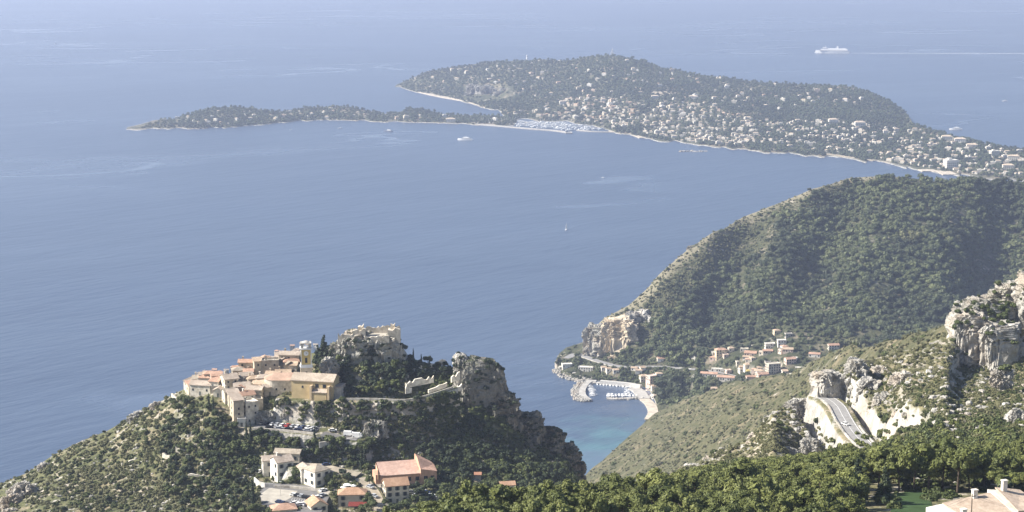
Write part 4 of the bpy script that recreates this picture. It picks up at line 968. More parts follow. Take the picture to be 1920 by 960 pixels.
# houses at the foot of the village
LG = 'houses around the lower car park'
house('tall white house with brown roof at the top of the gravel square', 503, 893, 6.4, 7, 8, 14, 'gable', WH, RB, fans=[FG], group=LG, chim=1, deep=5)
house('tall pale house joined to the right of the white house above the square', 527, 897, 8.5, 9, 8.2, 30, 'gable', WH, RB, fans=[FG], group=LG, deep=5, chim=1)
house('long low brown-roofed wing behind the pair of tall white houses', 540, 868, 13, 6, 5.0, -10, 'gable', BE, RG, fans=[FG], group=LG, deep=5)
house('narrow white house with brown gable left of the larger white cube', 571, 906, 6, 7, 7, 24, 'gabley', WH, RB, fans=[FG], group=LG, deep=5)
house('white house with grey roof and two stacked windows beside the parked cars', 592, 912, 9, 10, 7.5, 42, 'hip', WH, RG, fans=[FG], group=LG, deep=5)
house('broad house with orange hipped roof and a red awning', 660, 951, 13, 8, 6.0, 4, 'hip', CRD, RT, fans=[FG], otile=True, group=LG, deep=5, rh=2.4)
house('cream house with tiled gable and bright narrow left wall by the lane', 741, 943, 11, 8, 8.5, 16, 'gable', CR_, RT, fans=[FG], otile=True, group=LG, deep=6, rh=2.6)
house('cream house with steep orange roof cut by the lower edge of the photograph', 592, 972, 8, 9, 6.0, 24, 'gabley', CR_, RT, fans=[FG], otile=True, group=LG, deep=6, rh=2.4)
house('brown-roofed low house below the gravel square', 530, 972, 11, 8, 4, 16, 'hip', CRD, RR, fans=[FG], group=LG, deep=6)
house('small orange-roofed cottage with white wall among the pines at the shaded slope foot', 951, 921, 7, 5, 3, 10, 'gable', WH, RT, fans=[FG], otile=True, group=LG, deep=4)
house('tiny red-roofed hut in the shaded olive terraces', 896, 898, 3, 3, 2.2, 0, 'gable', BE, RR, fans=[FG], otile=True, group=LG, deep=3, win=False)
c = cast(950, 918, [FG])[0]
# red awning
a0 = cast(676, 955, [FG])[0]; aw = empty('awning', (a0.x - 1, a0.y - 1.5, a0.z)); tag(aw, 'red canvas awning on posts in front of the broad orange-roofed house', 'awning')
MB().add([(-4.5, -1.6, 2.5), (4.5, -1.6, 2.5), (4.5, 1.8, 3.6), (-4.5, 1.8, 3.6), (-4.5, -1.6, 2.3), (4.5, -1.6, 2.3), (4.5, 1.8, 3.4), (-4.5, 1.8, 3.4)], [(0, 1, 2, 3), (7, 6, 5, 4), (0, 4, 5, 1), (1, 5, 6, 2), (2, 6, 7, 3), (3, 7, 4, 0)]).build('canopy', M['red'], aw)
for sx in (-4.3, 4.3): MB().box(sx - .06, sx + .06, -1.55, -1.43, -2, 2.3).build('post', M['boatdark'], aw)
# parasols
for (x, y, lb) in ((652, 912, 'large white parasol behind the orange-roofed house'), (644, 917, 'smaller white parasol left of the large one'), (663, 914, 'small white parasol at the right of the group')):
    c = cast(x, y + 6, [FG])[0]; r_ = 2.3 if x == 652 else 1.5; pr = empty('parasol', c); tag(pr, lb, 'parasol', 'white parasols on the terrace')
    n = 10; MB().add([(0, 0, 3.2)] + [(r_ * math.cos(2 * math.pi * i / n), r_ * math.sin(2 * math.pi * i / n), 2.5) for i in range(n)], [(0, 1 + i, 1 + (i + 1) % n) for i in range(n)]).build('canopy', M['white'], pr)
    MB().tube([(0, 0, 0), (0, 0, 3.15)], [.05, .05], 5).build('pole', M['bark'], pr)
# orange hall
def hall():
    c = cast(752, 909, [FG])[0]; root = empty('hall', (c.x, c.y + 8, c.z), R(14)); tag(root, 'salmon orange hall with sloping tiled roof and tall stepped gable wall', 'hall')
    col = (1.05, .66, .49, 1)
    b = MB(); b.add([(-12, -6, -5), (8, -6, -5), (8, 6, -5), (-12, 6, -5), (-12, -6, 4.6), (8, -6, 4.6), (8, 6, 8), (-12, 6, 8)], [(0, 1, 5, 4), (1, 2, 6, 5), (2, 3, 7, 6), (3, 0, 4, 7)]); b.build('wall', M['wall'], root).color = col
    MB().add([(-11.6, -6.5, 4.5), (8.4, -6.5, 4.5), (8.4, 5.7, 8.05), (-11.6, 5.7, 8.05), (-11.6, -6.5, 4.8), (8.4, -6.5, 4.8), (8.4, 5.7, 8.35), (-11.6, 5.7, 8.35)], [(0, 3, 2, 1), (4, 5, 6, 7), (0, 1, 5, 4), (1, 2, 6, 5), (2, 3, 7, 6), (3, 0, 4, 7)]).build('roof', M['orangetile'], root).color = (1.1, 1.08, 1.15, 1)
    b = MB(); b.add([(8, -6.9, -5), (16, -6.9, -5), (16, 9, -5), (8, 9, -5), (8, -6.9, 7.0), (16, -6.9, 5.4), (16, 9, 5.8), (8, 9, 10.6), (8, 1, 10.6), (16, 1, 6.6)],
          [(0, 1, 5, 4), (1, 2, 6, 9, 5), (2, 3, 7, 6), (3, 0, 4, 8, 7)]); b.build('gable_block', M['wall'], root).color = col
    MB().add([(7.9, -6.9, 7.05), (16.2, -7.1, 5.5), (16.2, 1, 6.7), (7.9, 1, 10.7), (7.9, 9.1, 10.7), (16.2, 9.1, 5.9)], [(0, 1, 2, 3), (3, 2, 5, 4)]).build('gable_roof', M['tile'], root).color = (1.1, .85, .8, 1)
    MB().box(-14, -12.02, -5.6, 4, -5, 5.2).build('side_wing', M['wall'], root).color = col
    MB().tube([(-12.8, -6.0, 3), (-12.8, -6.0, 7.8)], [.4, .4], 8).build('flue', M['wall'], root).color = (.7, .5, .35, 1)
    for i in range(5): link('window', window_mesh('b'), [], root, (-9.5 + i * 4, -6, 2.2))
    for i in range(2): link('window', window_mesh('b'), [], root, (10.5 + i * 3.4, -6.9, 2.4))
    BOXES.append((700, 802, 850, 908, 870))
hall()
# walls round the square
ribbon('square_wall', [Vector(Pz(x, y, 364.5)) for x, y in ((477, 897), (486, 905), (497, 908), (512, 908))], .5, 'wall', th=4, dz=.6, label='pale retaining wall with bright end at the top of the gravel square', cat='wall')
ribbon('square_wall', [Vector(Pz(x, y, 364)) for x, y in ((516, 911), (545, 912), (575, 915), (604, 918))], .4, 'stonewall', th=3, dz=.4, label='long low stone wall closing the gravel square below the white houses', cat='wall')

# villa at the lower right corner
def villa():
    c = cast(1838, 992, [FM])[0]; z = c.z; root = empty('villa', (c.x, c.y + 2, z), R(18)); tag(root, 'white villa with tiled roofs and three chimneys on the lawn in the corner', 'villa')
    white = (1.3, 1.27, 1.2, 1)
    s = c.y / 3400
    MB().add([(-11.5, -5, -6), (6, -5, -6), (6, 5, -6), (-11.5, 5, -6), (-11.5, -5, 3.0), (6, -5, 4.2), (6, 5, 6.2), (-11.5, 5, 4.4)], [(0, 1, 5, 4), (1, 2, 6, 5), (2, 3, 7, 6), (3, 0, 4, 7), (4, 5, 6, 7)]).build('wall', M['wall'], root).color = white
    MB().add([(-5.8, -5.4, 3.35), (6.1, -5.4, 4.2), (6.1, 4.8, 6.3), (-7.2, 4.8, 4.9), (-5.8, -5.4, 3.7), (6.1, -5.4, 4.55), (6.1, 4.8, 6.6), (-7.2, 4.8, 5.2)], [(0, 3, 2, 1), (4, 5, 6, 7), (0, 1, 5, 4), (1, 2, 6, 5), (2, 3, 7, 6), (3, 0, 4, 7)]).build('roof', M['tile'], root).color = (1.15, 1.1, 1.05, 1)
    MB().add([(6.02, -5.6, -6), (15, -5.6, -6), (15, 6, -6), (6.02, 6, -6), (6.02, -5.6, 4.6), (15, -5.6, 4.0), (15, 6, 5.6), (6.02, 6, 7.0)], [(0, 1, 5, 4), (1, 2, 6, 5), (2, 3, 7, 6), (3, 0, 4, 7), (4, 5, 6, 7)]).build('upper_wall', M['wall'], root).color = white
    MB().add([(7.0, -5.9, 4.75), (15.3, -5.9, 4.2), (15.3, 6.1, 5.7), (8.2, 6.1, 7.0), (7.0, -5.9, 5.05), (15.3, -5.9, 4.5), (15.3, 6.1, 6.0), (8.2, 6.1, 7.3)], [(0, 3, 2, 1), (4, 5, 6, 7), (0, 1, 5, 4), (1, 2, 6, 5), (2, 3, 7, 6), (3, 0, 4, 7)]).build('upper_roof', M['tile'], root).color = (1.15, 1.1, 1.05, 1)
    MB().box(15.02, 24, -3, 5, -6, 2.6).build('side_wing', M['wall'], root).color = white
    MB().add([(14.8, -3.5, 2.6), (24.4, -3.5, 2.6), (24.4, 1, 4.2), (14.8, 1, 4.2), (24.4, 5.4, 2.6), (14.8, 5.4, 2.6)], [(0, 1, 2, 3), (3, 2, 4, 5)]).build('side_roof', M['tile'], root).color = (1.1, 1.05, 1, 1)
    for x, y, z0, z1 in ((-6.5, -3.6, 3, 6.2), (1.2, 4.0, 5, 8.0), (9.8, 4.6, 6, 9.4)):
        ch = MB().box(x - .6, x + .6, y - .5, y + .5, z0 - 1, z1 - .25).box(x - .72, x + .72, y - .62, y + .62, z1 - .25, z1).build('chimney', M['wall'], root); ch.color = white
    b = MB(); b.box(-1.0, 1.0, -.06, .1, -.55, .55); w_ = b.build('window', M['glass'], root, (-9.6, -5, 1.6)); w_.color = (1, 1, 1, 1)
    MB().box(-.5, .5, -.06, .1, -.5, .5).build('window', M['glass'], root, (10.5, -5.6, 2.6))
    BOXES.append((1735, 1960, 900, 1000, 440))
    # lawn
    lw = [cast(x, y, [FM])[0] for x, y in ((1680, 932), (1735, 930), (1755, 985), (1668, 985))]
    lw2 = [cast(x, y, [FM])[0] for x, y in ((1672, 925), (1740, 922), (1790, 935), (1760, 1000), (1668, 1000))]
    b = MB(); nn = 14; P4 = [lw2[0], lw2[1], lw2[3], lw2[4]]; vs = []
    for i in range(nn + 1):
        for j in range(nn + 1):
            u, v = i / nn, j / nn; p = (P4[0] * (1 - u) + P4[1] * u) * (1 - v) + (P4[3] * (1 - u) + P4[2] * u) * v
            vs.append((p.x, p.y, (ground(p.x, p.y, [FM]) or p.z) + .12))
    b.add(vs, [(i * (nn + 1) + j, (i + 1) * (nn + 1) + j, (i + 1) * (nn + 1) + j + 1, i * (nn + 1) + j + 1) for i in range(nn) for j in range(nn)]); tag(b.build('lawn', M['lawn']), kind='structure')
    # wooden pole with wires in front of the villa
    c2 = cast(1815, 1010, [FM])[0]; ur = empty('utility_pole', (c2.x, c2.y - 2, c2.z)); tag(ur, 'dark wooden utility pole with thin wires in front of the villa', 'utility pole')
    MB().tube([(0, 0, -1), (0, 0, 11.5)], [.16, .11], 8).build('pole', M['bark'], ur); MB().box(-.8, .8, -.06, .06, 10.8, 10.95).build('crossarm', M['bark'], ur)
    for sx, dxx in ((-.7, 1), (.7, 1)):
        pts = [(sx + t * 26, -t * 3, 11 - 6 * t * (1 - t) * 1.2 - 2.5 * t) for t in np.linspace(0, 1, 10)]; MB().tube(pts, [.02] * 10, 4).build('wire', M['boatdark'], ur)
        pts = [(sx - t * 24, -t * 5, 11 - 5 * t * (1 - t) - 5.5 * t) for t in np.linspace(0, 1, 10)]; MB().tube(pts, [.02] * 10, 4).build('wire', M['boatdark'], ur)
villa()
# ------------------------------------------------------------------ the harbour village
HG = 'houses of the harbour village'
S_ = [(1063, 690, 16, 10, 6, 10, 'flat', WH, RB, 'white villa on the rocky point at the tip of the harbour headland'),
 (1054, 693, 9, 8, 4, 0, 'flat', WH, RB, 'low white house nearest the sea on the rocky point'),
 (1099, 697, 24, 9, 7, -12, 'flat', WH, RB, 'long white flat-roofed building below the coast road'),
 (1112, 663, 11, 7, 5, 5, 'flat', CR_, RB, 'pale square house under the quarry cliff'),
 (1124, 669, 12, 7, 4, -8, 'gable', WH, RT, 'small white house beside the road bend under the quarry'),
 (1240, 678, 13, 9, 5, 8, 'gable', WH, RR, 'white house with pink roof directly above the coast road'),
 (1220, 668, 9, 7, 3, 4, 'hip', PK, RR, 'small pink-roofed hut in the trees above the coast road'),
 (1222, 723, 14, 12, 15, 30, 'flat', PK, RR, 'tall pink hotel with white balconies behind the harbour'),
 (1208, 716, 14, 10, 9, 14, 'hip', CR_, RT, 'cream hotel wing left of the pink hotel'),
 (1236, 708, 11, 8, 6, 10, 'hip', WH, RT, 'white house behind the pink hotel'),
 (1214, 739, 9, 8, 4.5, 30, 'hip', WH, (1.5, 1.5, 1.5), 'white pavilion between quay and pink hotel'),
 (1226, 748, 9, 8, 5, 40, 'hip', WH, (1.5, 1.5, 1.5), 'white pavilion where the beach begins'),
 (1226, 730, 8, 7, 5, 10, 'gable', WH, RT, 'small white house right of the pink hotel'),
 (1352, 668, 18, 11, 10, 12, 'hip', OC, RR, 'large cream villa with red roof at the left of the hillside houses'),
 (1371, 660, 9, 8, 6, 10, 'hip', CR_, RT, 'narrow cream house right of the large red-roofed villa'),
 (1396, 659, 13, 8, 4, -8, 'flat', CR_, RB, 'low cream house half sunk in the trees'),
 (1408, 668, 19, 11, 5, -12, 'gable', PK, RR, 'wide pink house with a long terracotta roof'),
 (1400, 674, 11, 7, 4, -14, 'gable', WH, RT, 'white cottage below the wide pink house'),
 (1444, 653, 15, 9, 7, 6, 'flat', WH, RB, 'white house with dark window band high in the woods'),
 (1466, 649, 13, 9, 9, 4, 'flat', WH, RB, 'bright white cube house highest but two in the woods'),
 (1457, 627, 11, 8, 6, 14, 'hip', OC, RT, 'cream house with tan roof alone in the upper woods'),
 (1479, 632, 11, 8, 5, 10, 'flat', GR, RB, 'grey house half hidden in the upper woods'),
 (1478, 661, 16, 9, 5, -10, 'gable', PK, RT, 'pink terraced house below the white cube house'),
 (1440, 664, 15, 8, 5, -4, 'gable', BE, RR, 'brown-roofed house in shade below the dark-banded white house'),
 (1482, 682, 16, 10, 7, 16, 'gable', PK, RR, 'salmon house with red roof near the brow of the maquis ridge'),
 (1450, 701, 20, 12, 15, 18, 'flat', BE, RB, 'big beige apartment block of four storeys'),
 (1440, 684, 9, 7, 5, 0, 'flat', WH, RB, 'tiny white house above the beige apartment block'),
 (1385, 683, 8, 7, 4, 10, 'flat', CR_, RB, 'small pale house left of the fig trees below the cottages'),
 (1402, 690, 11, 8, 5, 16, 'hip', WH, RT, 'white cottage in the middle of the hillside gardens'),
 (1392, 693, 9, 7, 4, 0, 'gable', OC, RT, 'cream shed beside the cottage in the gardens'),
 (1424, 703, 14, 9, 6, -8, 'hip', WH, RT, 'white house at the foot of the beige apartment block'),
 (1430, 712, 17, 10, 8, 20, 'gable', PK, RR, 'dark pink house in shade at the lower edge of the hamlet'),
 (1408, 714, 14, 8, 6, 8, 'gable', PK, RR, 'pink house with mauve roof beside the coast road'),
 (1404, 700, 6, 6, 4, 0, 'hip', (1.2, 1.1, .45), (1.4, 1.3, .5), 'small bright yellow kiosk beside the coast road'),
 (1330, 708, 26, 9, 6, -14, 'gable', WH, RR, 'long white row of houses with mauve roofs below the coast road, left half'),
 (1362, 715, 26, 9, 6, -14, 'gable', WH, RR, 'long white row of houses with mauve roofs below the coast road, right half'),
 (1352, 697, 30, 7, 4, -10, 'flat', WH, RB, 'long white wall-like station building behind the coast road'),
 (1339, 735, 9, 8, 5, 5, 'gable', PK, RT, 'small pink house alone at the foot of the ravine wood'),
 (1563, 656, 17, 9, 7, 10, 'gable', CR_, RR, 'house with red roof peeping over the brow of the maquis ridge'),
 (1528, 670, 17, 8, 5, -14, 'gable', WH, RR, 'white house with a long red roof behind the ridge'),
 (1500, 695, 12, 8, 4, -6, 'flat', WH, RB, 'low white house touching the ridge line')]
for (x, y, w_, d_, h_, ro, rf, wc, rc, lb) in S_:
    house(lb, x, y, w_ * .9, d_ * .9, h_ * .9, ro, rf, wc, rc, group=HG, fans=[FC], deep=7, wk='b')
for i in range(18):
    house('small pale house scattered among the gardens of the harbour village', rq.uniform(1335, 1500), rq.uniform(655, 712), rq.uniform(7, 10), rq.uniform(6, 8), rq.uniform(3, 5.5), rq.uniform(-25, 35), rq.choice(('gable', 'hip', 'flat')), rq.choice((CR_, WH, WH, PK)), rq.choice((RB, RT, RR)), group='small houses of the harbour village', fans=[FC], deep=6, wk='b')
for i in range(6):
    house('small white house among the trees between the coast road and the small harbour', rq.uniform(1120, 1205), rq.uniform(694, 706), rq.uniform(7, 10), rq.uniform(6, 8), rq.uniform(3, 5), rq.uniform(-20, 20), 'gable', WH, RT, group='small houses above the harbour', fans=[FC], deep=6, wk='b')
# ------------------------------------------------------------------ vegetation
def leaf_tris(c, r, n, size, rs, up=.25, squash=.85):
    """n leaf clumps as small triangles over the shell of a lobe"""
    d = rs.normal(size=(n, 3)); d[:, 2] += up; d /= np.linalg.norm(d, axis=1)[:, None]
    p = c + d * r * rs.uniform(.72, 1.12, (n, 1)) * np.array([1, 1, squash])
    nn = d + rs.normal(size=(n, 3)) * .55; nn /= np.linalg.norm(nn, axis=1)[:, None]
    u = np.cross(nn, rs.normal(size=(n, 3))); u /= np.linalg.norm(u, axis=1)[:, None]; v = np.cross(nn, u)
    s = size * rs.uniform(.6, 1.3, (n, 1))
    return np.stack([p + u * s, p - u * s * .6 + v * s * .8, p - u * s * .6 - v * s * .8], 1).reshape(-1, 3)
def crown(seed, lobes, leaf, nleaf, core=2, rough=.25):
    """lobes: list of (x, y, z, r). returns V, T (triangles)"""
    rs = np.random.default_rng(seed); Vs, Ts, o = [], [], 0
    for x, y, z, r in lobes:
        V, T = ICO[core]; k = 1 + rough * (vnoise(V[:, 0] * 2 + x * 3, V[:, 1] * 2 + y, V[:, 2] * 2 + seed, seed))
        Vs.append(V * (r * .80 * k)[:, None] * np.array([1, 1, .85]) + np.array([x, y, z])); Ts.append(T + o); o += len(V)
        lv = leaf_tris(np.array([x, y, z]), r, nleaf, leaf, rs); Vs.append(lv); Ts.append(np.arange(len(lv)).reshape(-1, 3) + o); o += len(lv)
    return np.concatenate(Vs), np.concatenate(Ts)
def round_lobes(rs, n, rx, rz, zc, r0, r1):
    out = []
    for i in range(n):
        a = rs.uniform(0, 6.28); rr = math.sqrt(rs.uniform(0, 1)) * rx; t = 1 - (rr / rx) ** 2
        out.append((math.cos(a) * rr, math.sin(a) * rr, zc + rs.uniform(-.6, 1) * rz * (.35 + .65 * t), rs.uniform(r0, r1)))
    return out
def trunk_mesh(seed, h, r, limbs=3, spread=.45, base=-1.5):
    rs = random.Random(seed); b = MB(); lean = (rs.uniform(-.12, .12) * h, rs.uniform(-.12, .12) * h)
    pts = [(0, 0, base), (lean[0] * .3, lean[1] * .3, h * .4), (lean[0], lean[1], h)]; b.tube(pts, [r, r * .75, r * .4], 6)
    for i in range(limbs):
        a = rs.uniform(0, 6.28); z0 = h * rs.uniform(.5, .85); s = spread * h * rs.uniform(.6, 1)
        b.tube([(lean[0] * .6, lean[1] * .6, z0), (lean[0] * .6 + math.cos(a) * s * .5, lean[1] * .6 + math.sin(a) * s * .5, z0 + s * .35), (lean[0] * .6 + math.cos(a) * s, lean[1] * .6 + math.sin(a) * s, z0 + s * .6)], [r * .45, r * .3, r * .12], 5)
    return b.mesh('trunk')
rsg = np.random.default_rng(11)
def mk(name, V, T): return np_mesh(name, V, T)
# umbrella and round pines (unit height 10 m)
PINE = []
for s in range(7):
    rs = np.random.default_rng(100 + s)
    L = round_lobes(rs, 13 + 2 * s, 2.5 + .16 * s, 1.6 + .22 * s, 6.5, .5, 1.55)
    PINE.append((mk('pine_crown', *crown(s, L, .26, 150, 2, .6)), trunk_mesh(s, 8.0, .24, 4, .34)))
BROAD = []
for s in range(6):
    rs = np.random.default_rng(200 + s); L = round_lobes(rs, 9, 1.9, 1.5, 3.2, .8, 1.3)
    BROAD.append((mk('leafy_crown', *crown(s + 20, L, .30, 75, 2, .5)), trunk_mesh(s + 9, 3.4, .2, 3)))
CYP = []
for s in range(3):
    rs = np.random.default_rng(300 + s); L = [(rs.uniform(-.12, .12), rs.uniform(-.12, .12), z, (1 - abs((z - 3) / 8)) * .85 if z > 3 else .75) for z in np.arange(1.0, 9.6, .7)]
    CYP.append((mk('cypress_crown', *crown(s + 40, L, .26, 46, 1, .3)), trunk_mesh(s + 30, 3, .16, 0)))
CONE = []
for s in range(2):
    rs = np.random.default_rng(400 + s); L = []
    for z in np.arange(1.6, 11, .9):
        rr = (11.4 - z) * .27
        for k in range(5 if rr > 1 else 2): a = rs.uniform(0, 6.28); L.append((math.cos(a) * rr * .7, math.sin(a) * rr * .7, z, rr * .5 + .25))
    CONE.append((mk('fir_crown', *crown(s + 60, L, .3, 30, 1, .3)), trunk_mesh(s + 40, 9, .22, 0)))
def tree_kind(name, var, mat, label, cat, group):
    protos = []
    for cm, tm in var:
        cm = cm.copy(); cm.materials.clear(); cm.materials.append(mat); tm2 = tm.copy(); tm2.materials.clear(); tm2.materials.append(M['bark'])
        protos.append((cm, tm2))
    def plant(p, s, rz=None, label_=None, group_=None, sz=1.0):
        cm, tm = protos[random.randrange(len(protos))]
        e = empty(name, p, random.uniform(0, 6.28) if rz is None else rz); e.scale = (s, s, s * sz); tag(e, label_ or label, cat, group_ or group)
        link('crown', cm, [], e); link('trunk', tm, [], e); return e
    return plant
plant_pine = tree_kind('pine_tree', PINE, M['pine'], 'bright green round-crowned pine in the wood along the bottom of the view', 'pine tree', 'pines of the near wood')
plant_dpine = tree_kind('pine_tree', PINE, M['dark'], 'dark pine on the steep slope under the castle rock', 'pine tree', 'dark pines of the castle slope')
plant_broad = tree_kind('broadleaf_tree', BROAD, M['broad'], 'round green bushy tree on the village hillside', 'tree', 'bushy trees of the village hillside')
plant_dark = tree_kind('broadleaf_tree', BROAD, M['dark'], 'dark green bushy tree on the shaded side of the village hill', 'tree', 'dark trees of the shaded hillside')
plant_cyp = tree_kind('cypress_tree', CYP, M['dark'], 'slim dark cypress standing on the village hill', 'cypress', 'cypresses of the village hill')
plant_fir = tree_kind('conifer_tree', CONE, M['dark'], 'dark blue-green conifer among the bright pines', 'conifer', 'dark conifers')

def jgrid(x0, x1, y0, y1, dx, dy, seed=0, jit=.45):
    rs = np.random.default_rng(seed); xs, ys = np.meshgrid(np.arange(x0, x1, dx), np.arange(y0, y1, dy)); xs = xs + rs.uniform(-jit, jit, xs.shape) * dx + (np.arange(xs.shape[0])[:, None] % 2) * dx / 2
    ys = ys + rs.uniform(-jit, jit, ys.shape) * dy; return np.stack([xs.ravel(), ys.ravel()], -1)
def inside(p, poly):
    x, y = p; r = False; n = len(poly)
    for i in range(n):
        x1, y1 = poly[i]; x2, y2 = poly[(i + 1) % n]
        if (y1 > y) != (y2 > y) and x < (x2 - x1) * (y - y1) / (y2 - y1) + x1: r = not r
    return r
def blocked(x, y, D=0, top=8):
    for a, b, c, d, dd in BOXES:
        if a < x < b and c < y and y - top < d and D < dd + 3: return True
    return False
def mass(name, items, temps, mat, kind='stuff', squash=1.0):
    """one mesh of many plants: items (x, y, z, size), temps [(V, T)]"""
    rs = np.random.default_rng(len(items)); Vs, Ts, tn, o = [], [], [], 0
    it = np.array(items); rot = rs.uniform(0, 6.28, len(it)); tv = rs.integers(0, len(temps), len(it)); ti = rs.uniform(0, 1, len(it))
    for k, (V, T) in enumerate(temps):
        m = tv == k; q = it[m]
        if not len(q): continue
        c, s_ = np.cos(rot[m])[:, None], np.sin(rot[m])[:, None]; sz = q[:, 3:4]
        X = (V[None, :, 0] * c - V[None, :, 1] * s_) * sz + q[:, 0:1]; Y = (V[None, :, 0] * s_ + V[None, :, 1] * c) * sz + q[:, 1:2]; Z = V[None, :, 2] * sz * squash + q[:, 2:3]
        Vs.append(np.stack([X, Y, Z], -1).reshape(-1, 3)); n = len(q)
        Ts.append((T[None] + (np.arange(n) * len(V))[:, None, None] + o).reshape(-1, 3)); tn.append(np.repeat(ti[m], len(V))); o += n * len(V)
    ob = link(name, np_mesh(name, np.concatenate(Vs), np.concatenate(Ts), False, np.concatenate(tn)), mat); tag(ob, kind=kind); return ob
def simple_temps(n, lobes, leaf, nl, seed, zc=.6, rx=.45, rz=.3, r0=.32, r1=.5):
    out = []
    for s in range(n):
        rs = np.random.default_rng(seed + s); out.append(crown(seed + s, round_lobes(rs, lobes, rx, rz, zc, r0, r1), leaf, nl, 1, .35))
    return out
# --- forest on the big hill
FT = simple_temps(8, 5, .10, 34, 500, .55, .42, .34, .26, .42)
pts = jgrid(1060, 1960, 320, 780, 9.4, 5.6, 3)
items = []
QU = [(1140, 604, 1212, 664), (1132, 650, 1182, 684), (1100, 640, 1140, 668)]
def _unused(x): return np.interp(x, [1096, 1104, 1135, 1180, 1215, 1250, 1285, 1340, 1400, 1450, 1520, 1590, 1640, 1700, 1920], [655, 625, 598, 573, 541, 502, 471, 431, 402, 382, 352, 330, 328, 329, 338])
SETTLE = [(1330, 645), (1400, 640), (1450, 612), (1510, 612), (1570, 640), (1560, 690), (1480, 712), (1380, 712), (1310, 700)]
HARB = [(1040, 660), (1130, 668), (1290, 684), (1290, 700), (1230, 712), (1225, 760), (1190, 725), (1040, 720)]
for x, y in pts:
    h = cast(x, y, [FC])
    if h is None: continue
    z = h[0].z
    if z < 5: continue
    dr = y - ridge_y(x); k = 1.0
    n0 = float(vnoise(np.array([x / 42.]), np.array([y / 30.]), None, 5)[0])
    if x < 1650 and dr < float(np.interp(x, [1100, 1200, 1500, 1600, 1650], [10, 24, 22, 14, 2])) + 14 * n0: k = .14
    elif x < 1450 and dr < 85 + 35 * n0: k = .5
    if any(a < x < c and b < y < d for a, b, c, d in QU): k = .1
    if inside((x, y), SETTLE): k = .85
    if inside((x, y), HARB): k = .62 if x > 1075 else .3
    if 1275 < x < 1299 and 690 < y < 752: k = .0
    if n0 < -.5: k *= .45
    if RNG.random() > k: continue
    if blocked(x, y, h[0].y, 5): continue
    if any(((h[0].x - p[0]) ** 2 + (h[0].y - p[1]) ** 2) < 110 for p in (croad[2:] + croad2)): continue
    items.append((h[0].x, h[0].y, z - 1.2, RNG.uniform(5.5, 13.5) * (.55 if inside((x, y), SETTLE) or inside((x, y), HARB) else 1) * (.55 if k < .6 and dr < 80 else 1)))
mass('hillside_forest', items, FT, M['far'])
# --- shrubs on the dry left shoulder of the hill
ST = simple_temps(4, 3, .22, 16, 600, .3, .4, .18, .3, .45)
items = []
for x, y in jgrid(1090, 1640, 326, 640, 5, 3, 4):
    if y - ridge_y(x) > 95 or RNG.random() > (.62 if y - ridge_y(x) < 30 else .75): continue
    h = cast(x, y, [FC])
    if h: items.append((h[0].x, h[0].y, h[0].z - .3, RNG.uniform(2, 4)))
mass('dry_scrub', items, ST, M['grey'])
# --- scrub and stones on the harbour point
items, rk_ = [], []
for x, y in jgrid(1046, 1290, 664, 760, 4.2, 3.0, 91):
    h = cast(x, y, [FC])
    if not h or h[0].z < 1 or blocked(x, y, h[0].y, 3) or any((h[0].x - p.x) ** 2 + (h[0].y - p.y) ** 2 < 90 for p in cr1): continue
    if h[0].z < 6 and x < 1110 and RNG.random() < .6: rk_.append((h[0].x, h[0].y, h[0].z - .3, RNG.uniform(2, 5)))
    elif RNG.random() < .85: items.append((h[0].x, h[0].y, h[0].z - .4, RNG.uniform(2, 5.5)))
mass('point_scrub', items, ST, M['far']); mass('shore_rocks', rk_, [(ICO[2][0] * .5 * np.array([1, .8, .7]), ICO[2][1])], M['rock'])
# --- maquis on the spur
items = []
for x, y in jgrid(1090, 1800, 600, 925, 5.2, 3.4, 6):
    h = cast(x, y, [FE, FM])
    if h is None or h[0].y < 1060: continue
    n0 = float(vnoise(np.array([x / 30.]), np.array([y / 14.]), None, 8)[0])
    if RNG.random() > .62 + .4 * n0: continue
    items.append((h[0].x, h[0].y, h[0].z - .35, RNG.uniform(.9, 2.6) * (1.9 if RNG.random() < .09 else 1)))
mass('maquis_scrub', items, ST, M['maquis'])
mass('spur_stones', [(a + 2, b, c + .2, d * .8) for a, b, c, d in items if RNG.random() < .035], [(ICO[2][0] * .5 * np.array([1, .8, .7]), ICO[2][1])], M['rock'])
items = [it for it in items if RNG.random() < .18]
mass('maquis_scrub', [(a + 1.5, b, c, d * 1.35) for a, b, c, d in items], ST, M['broad'])
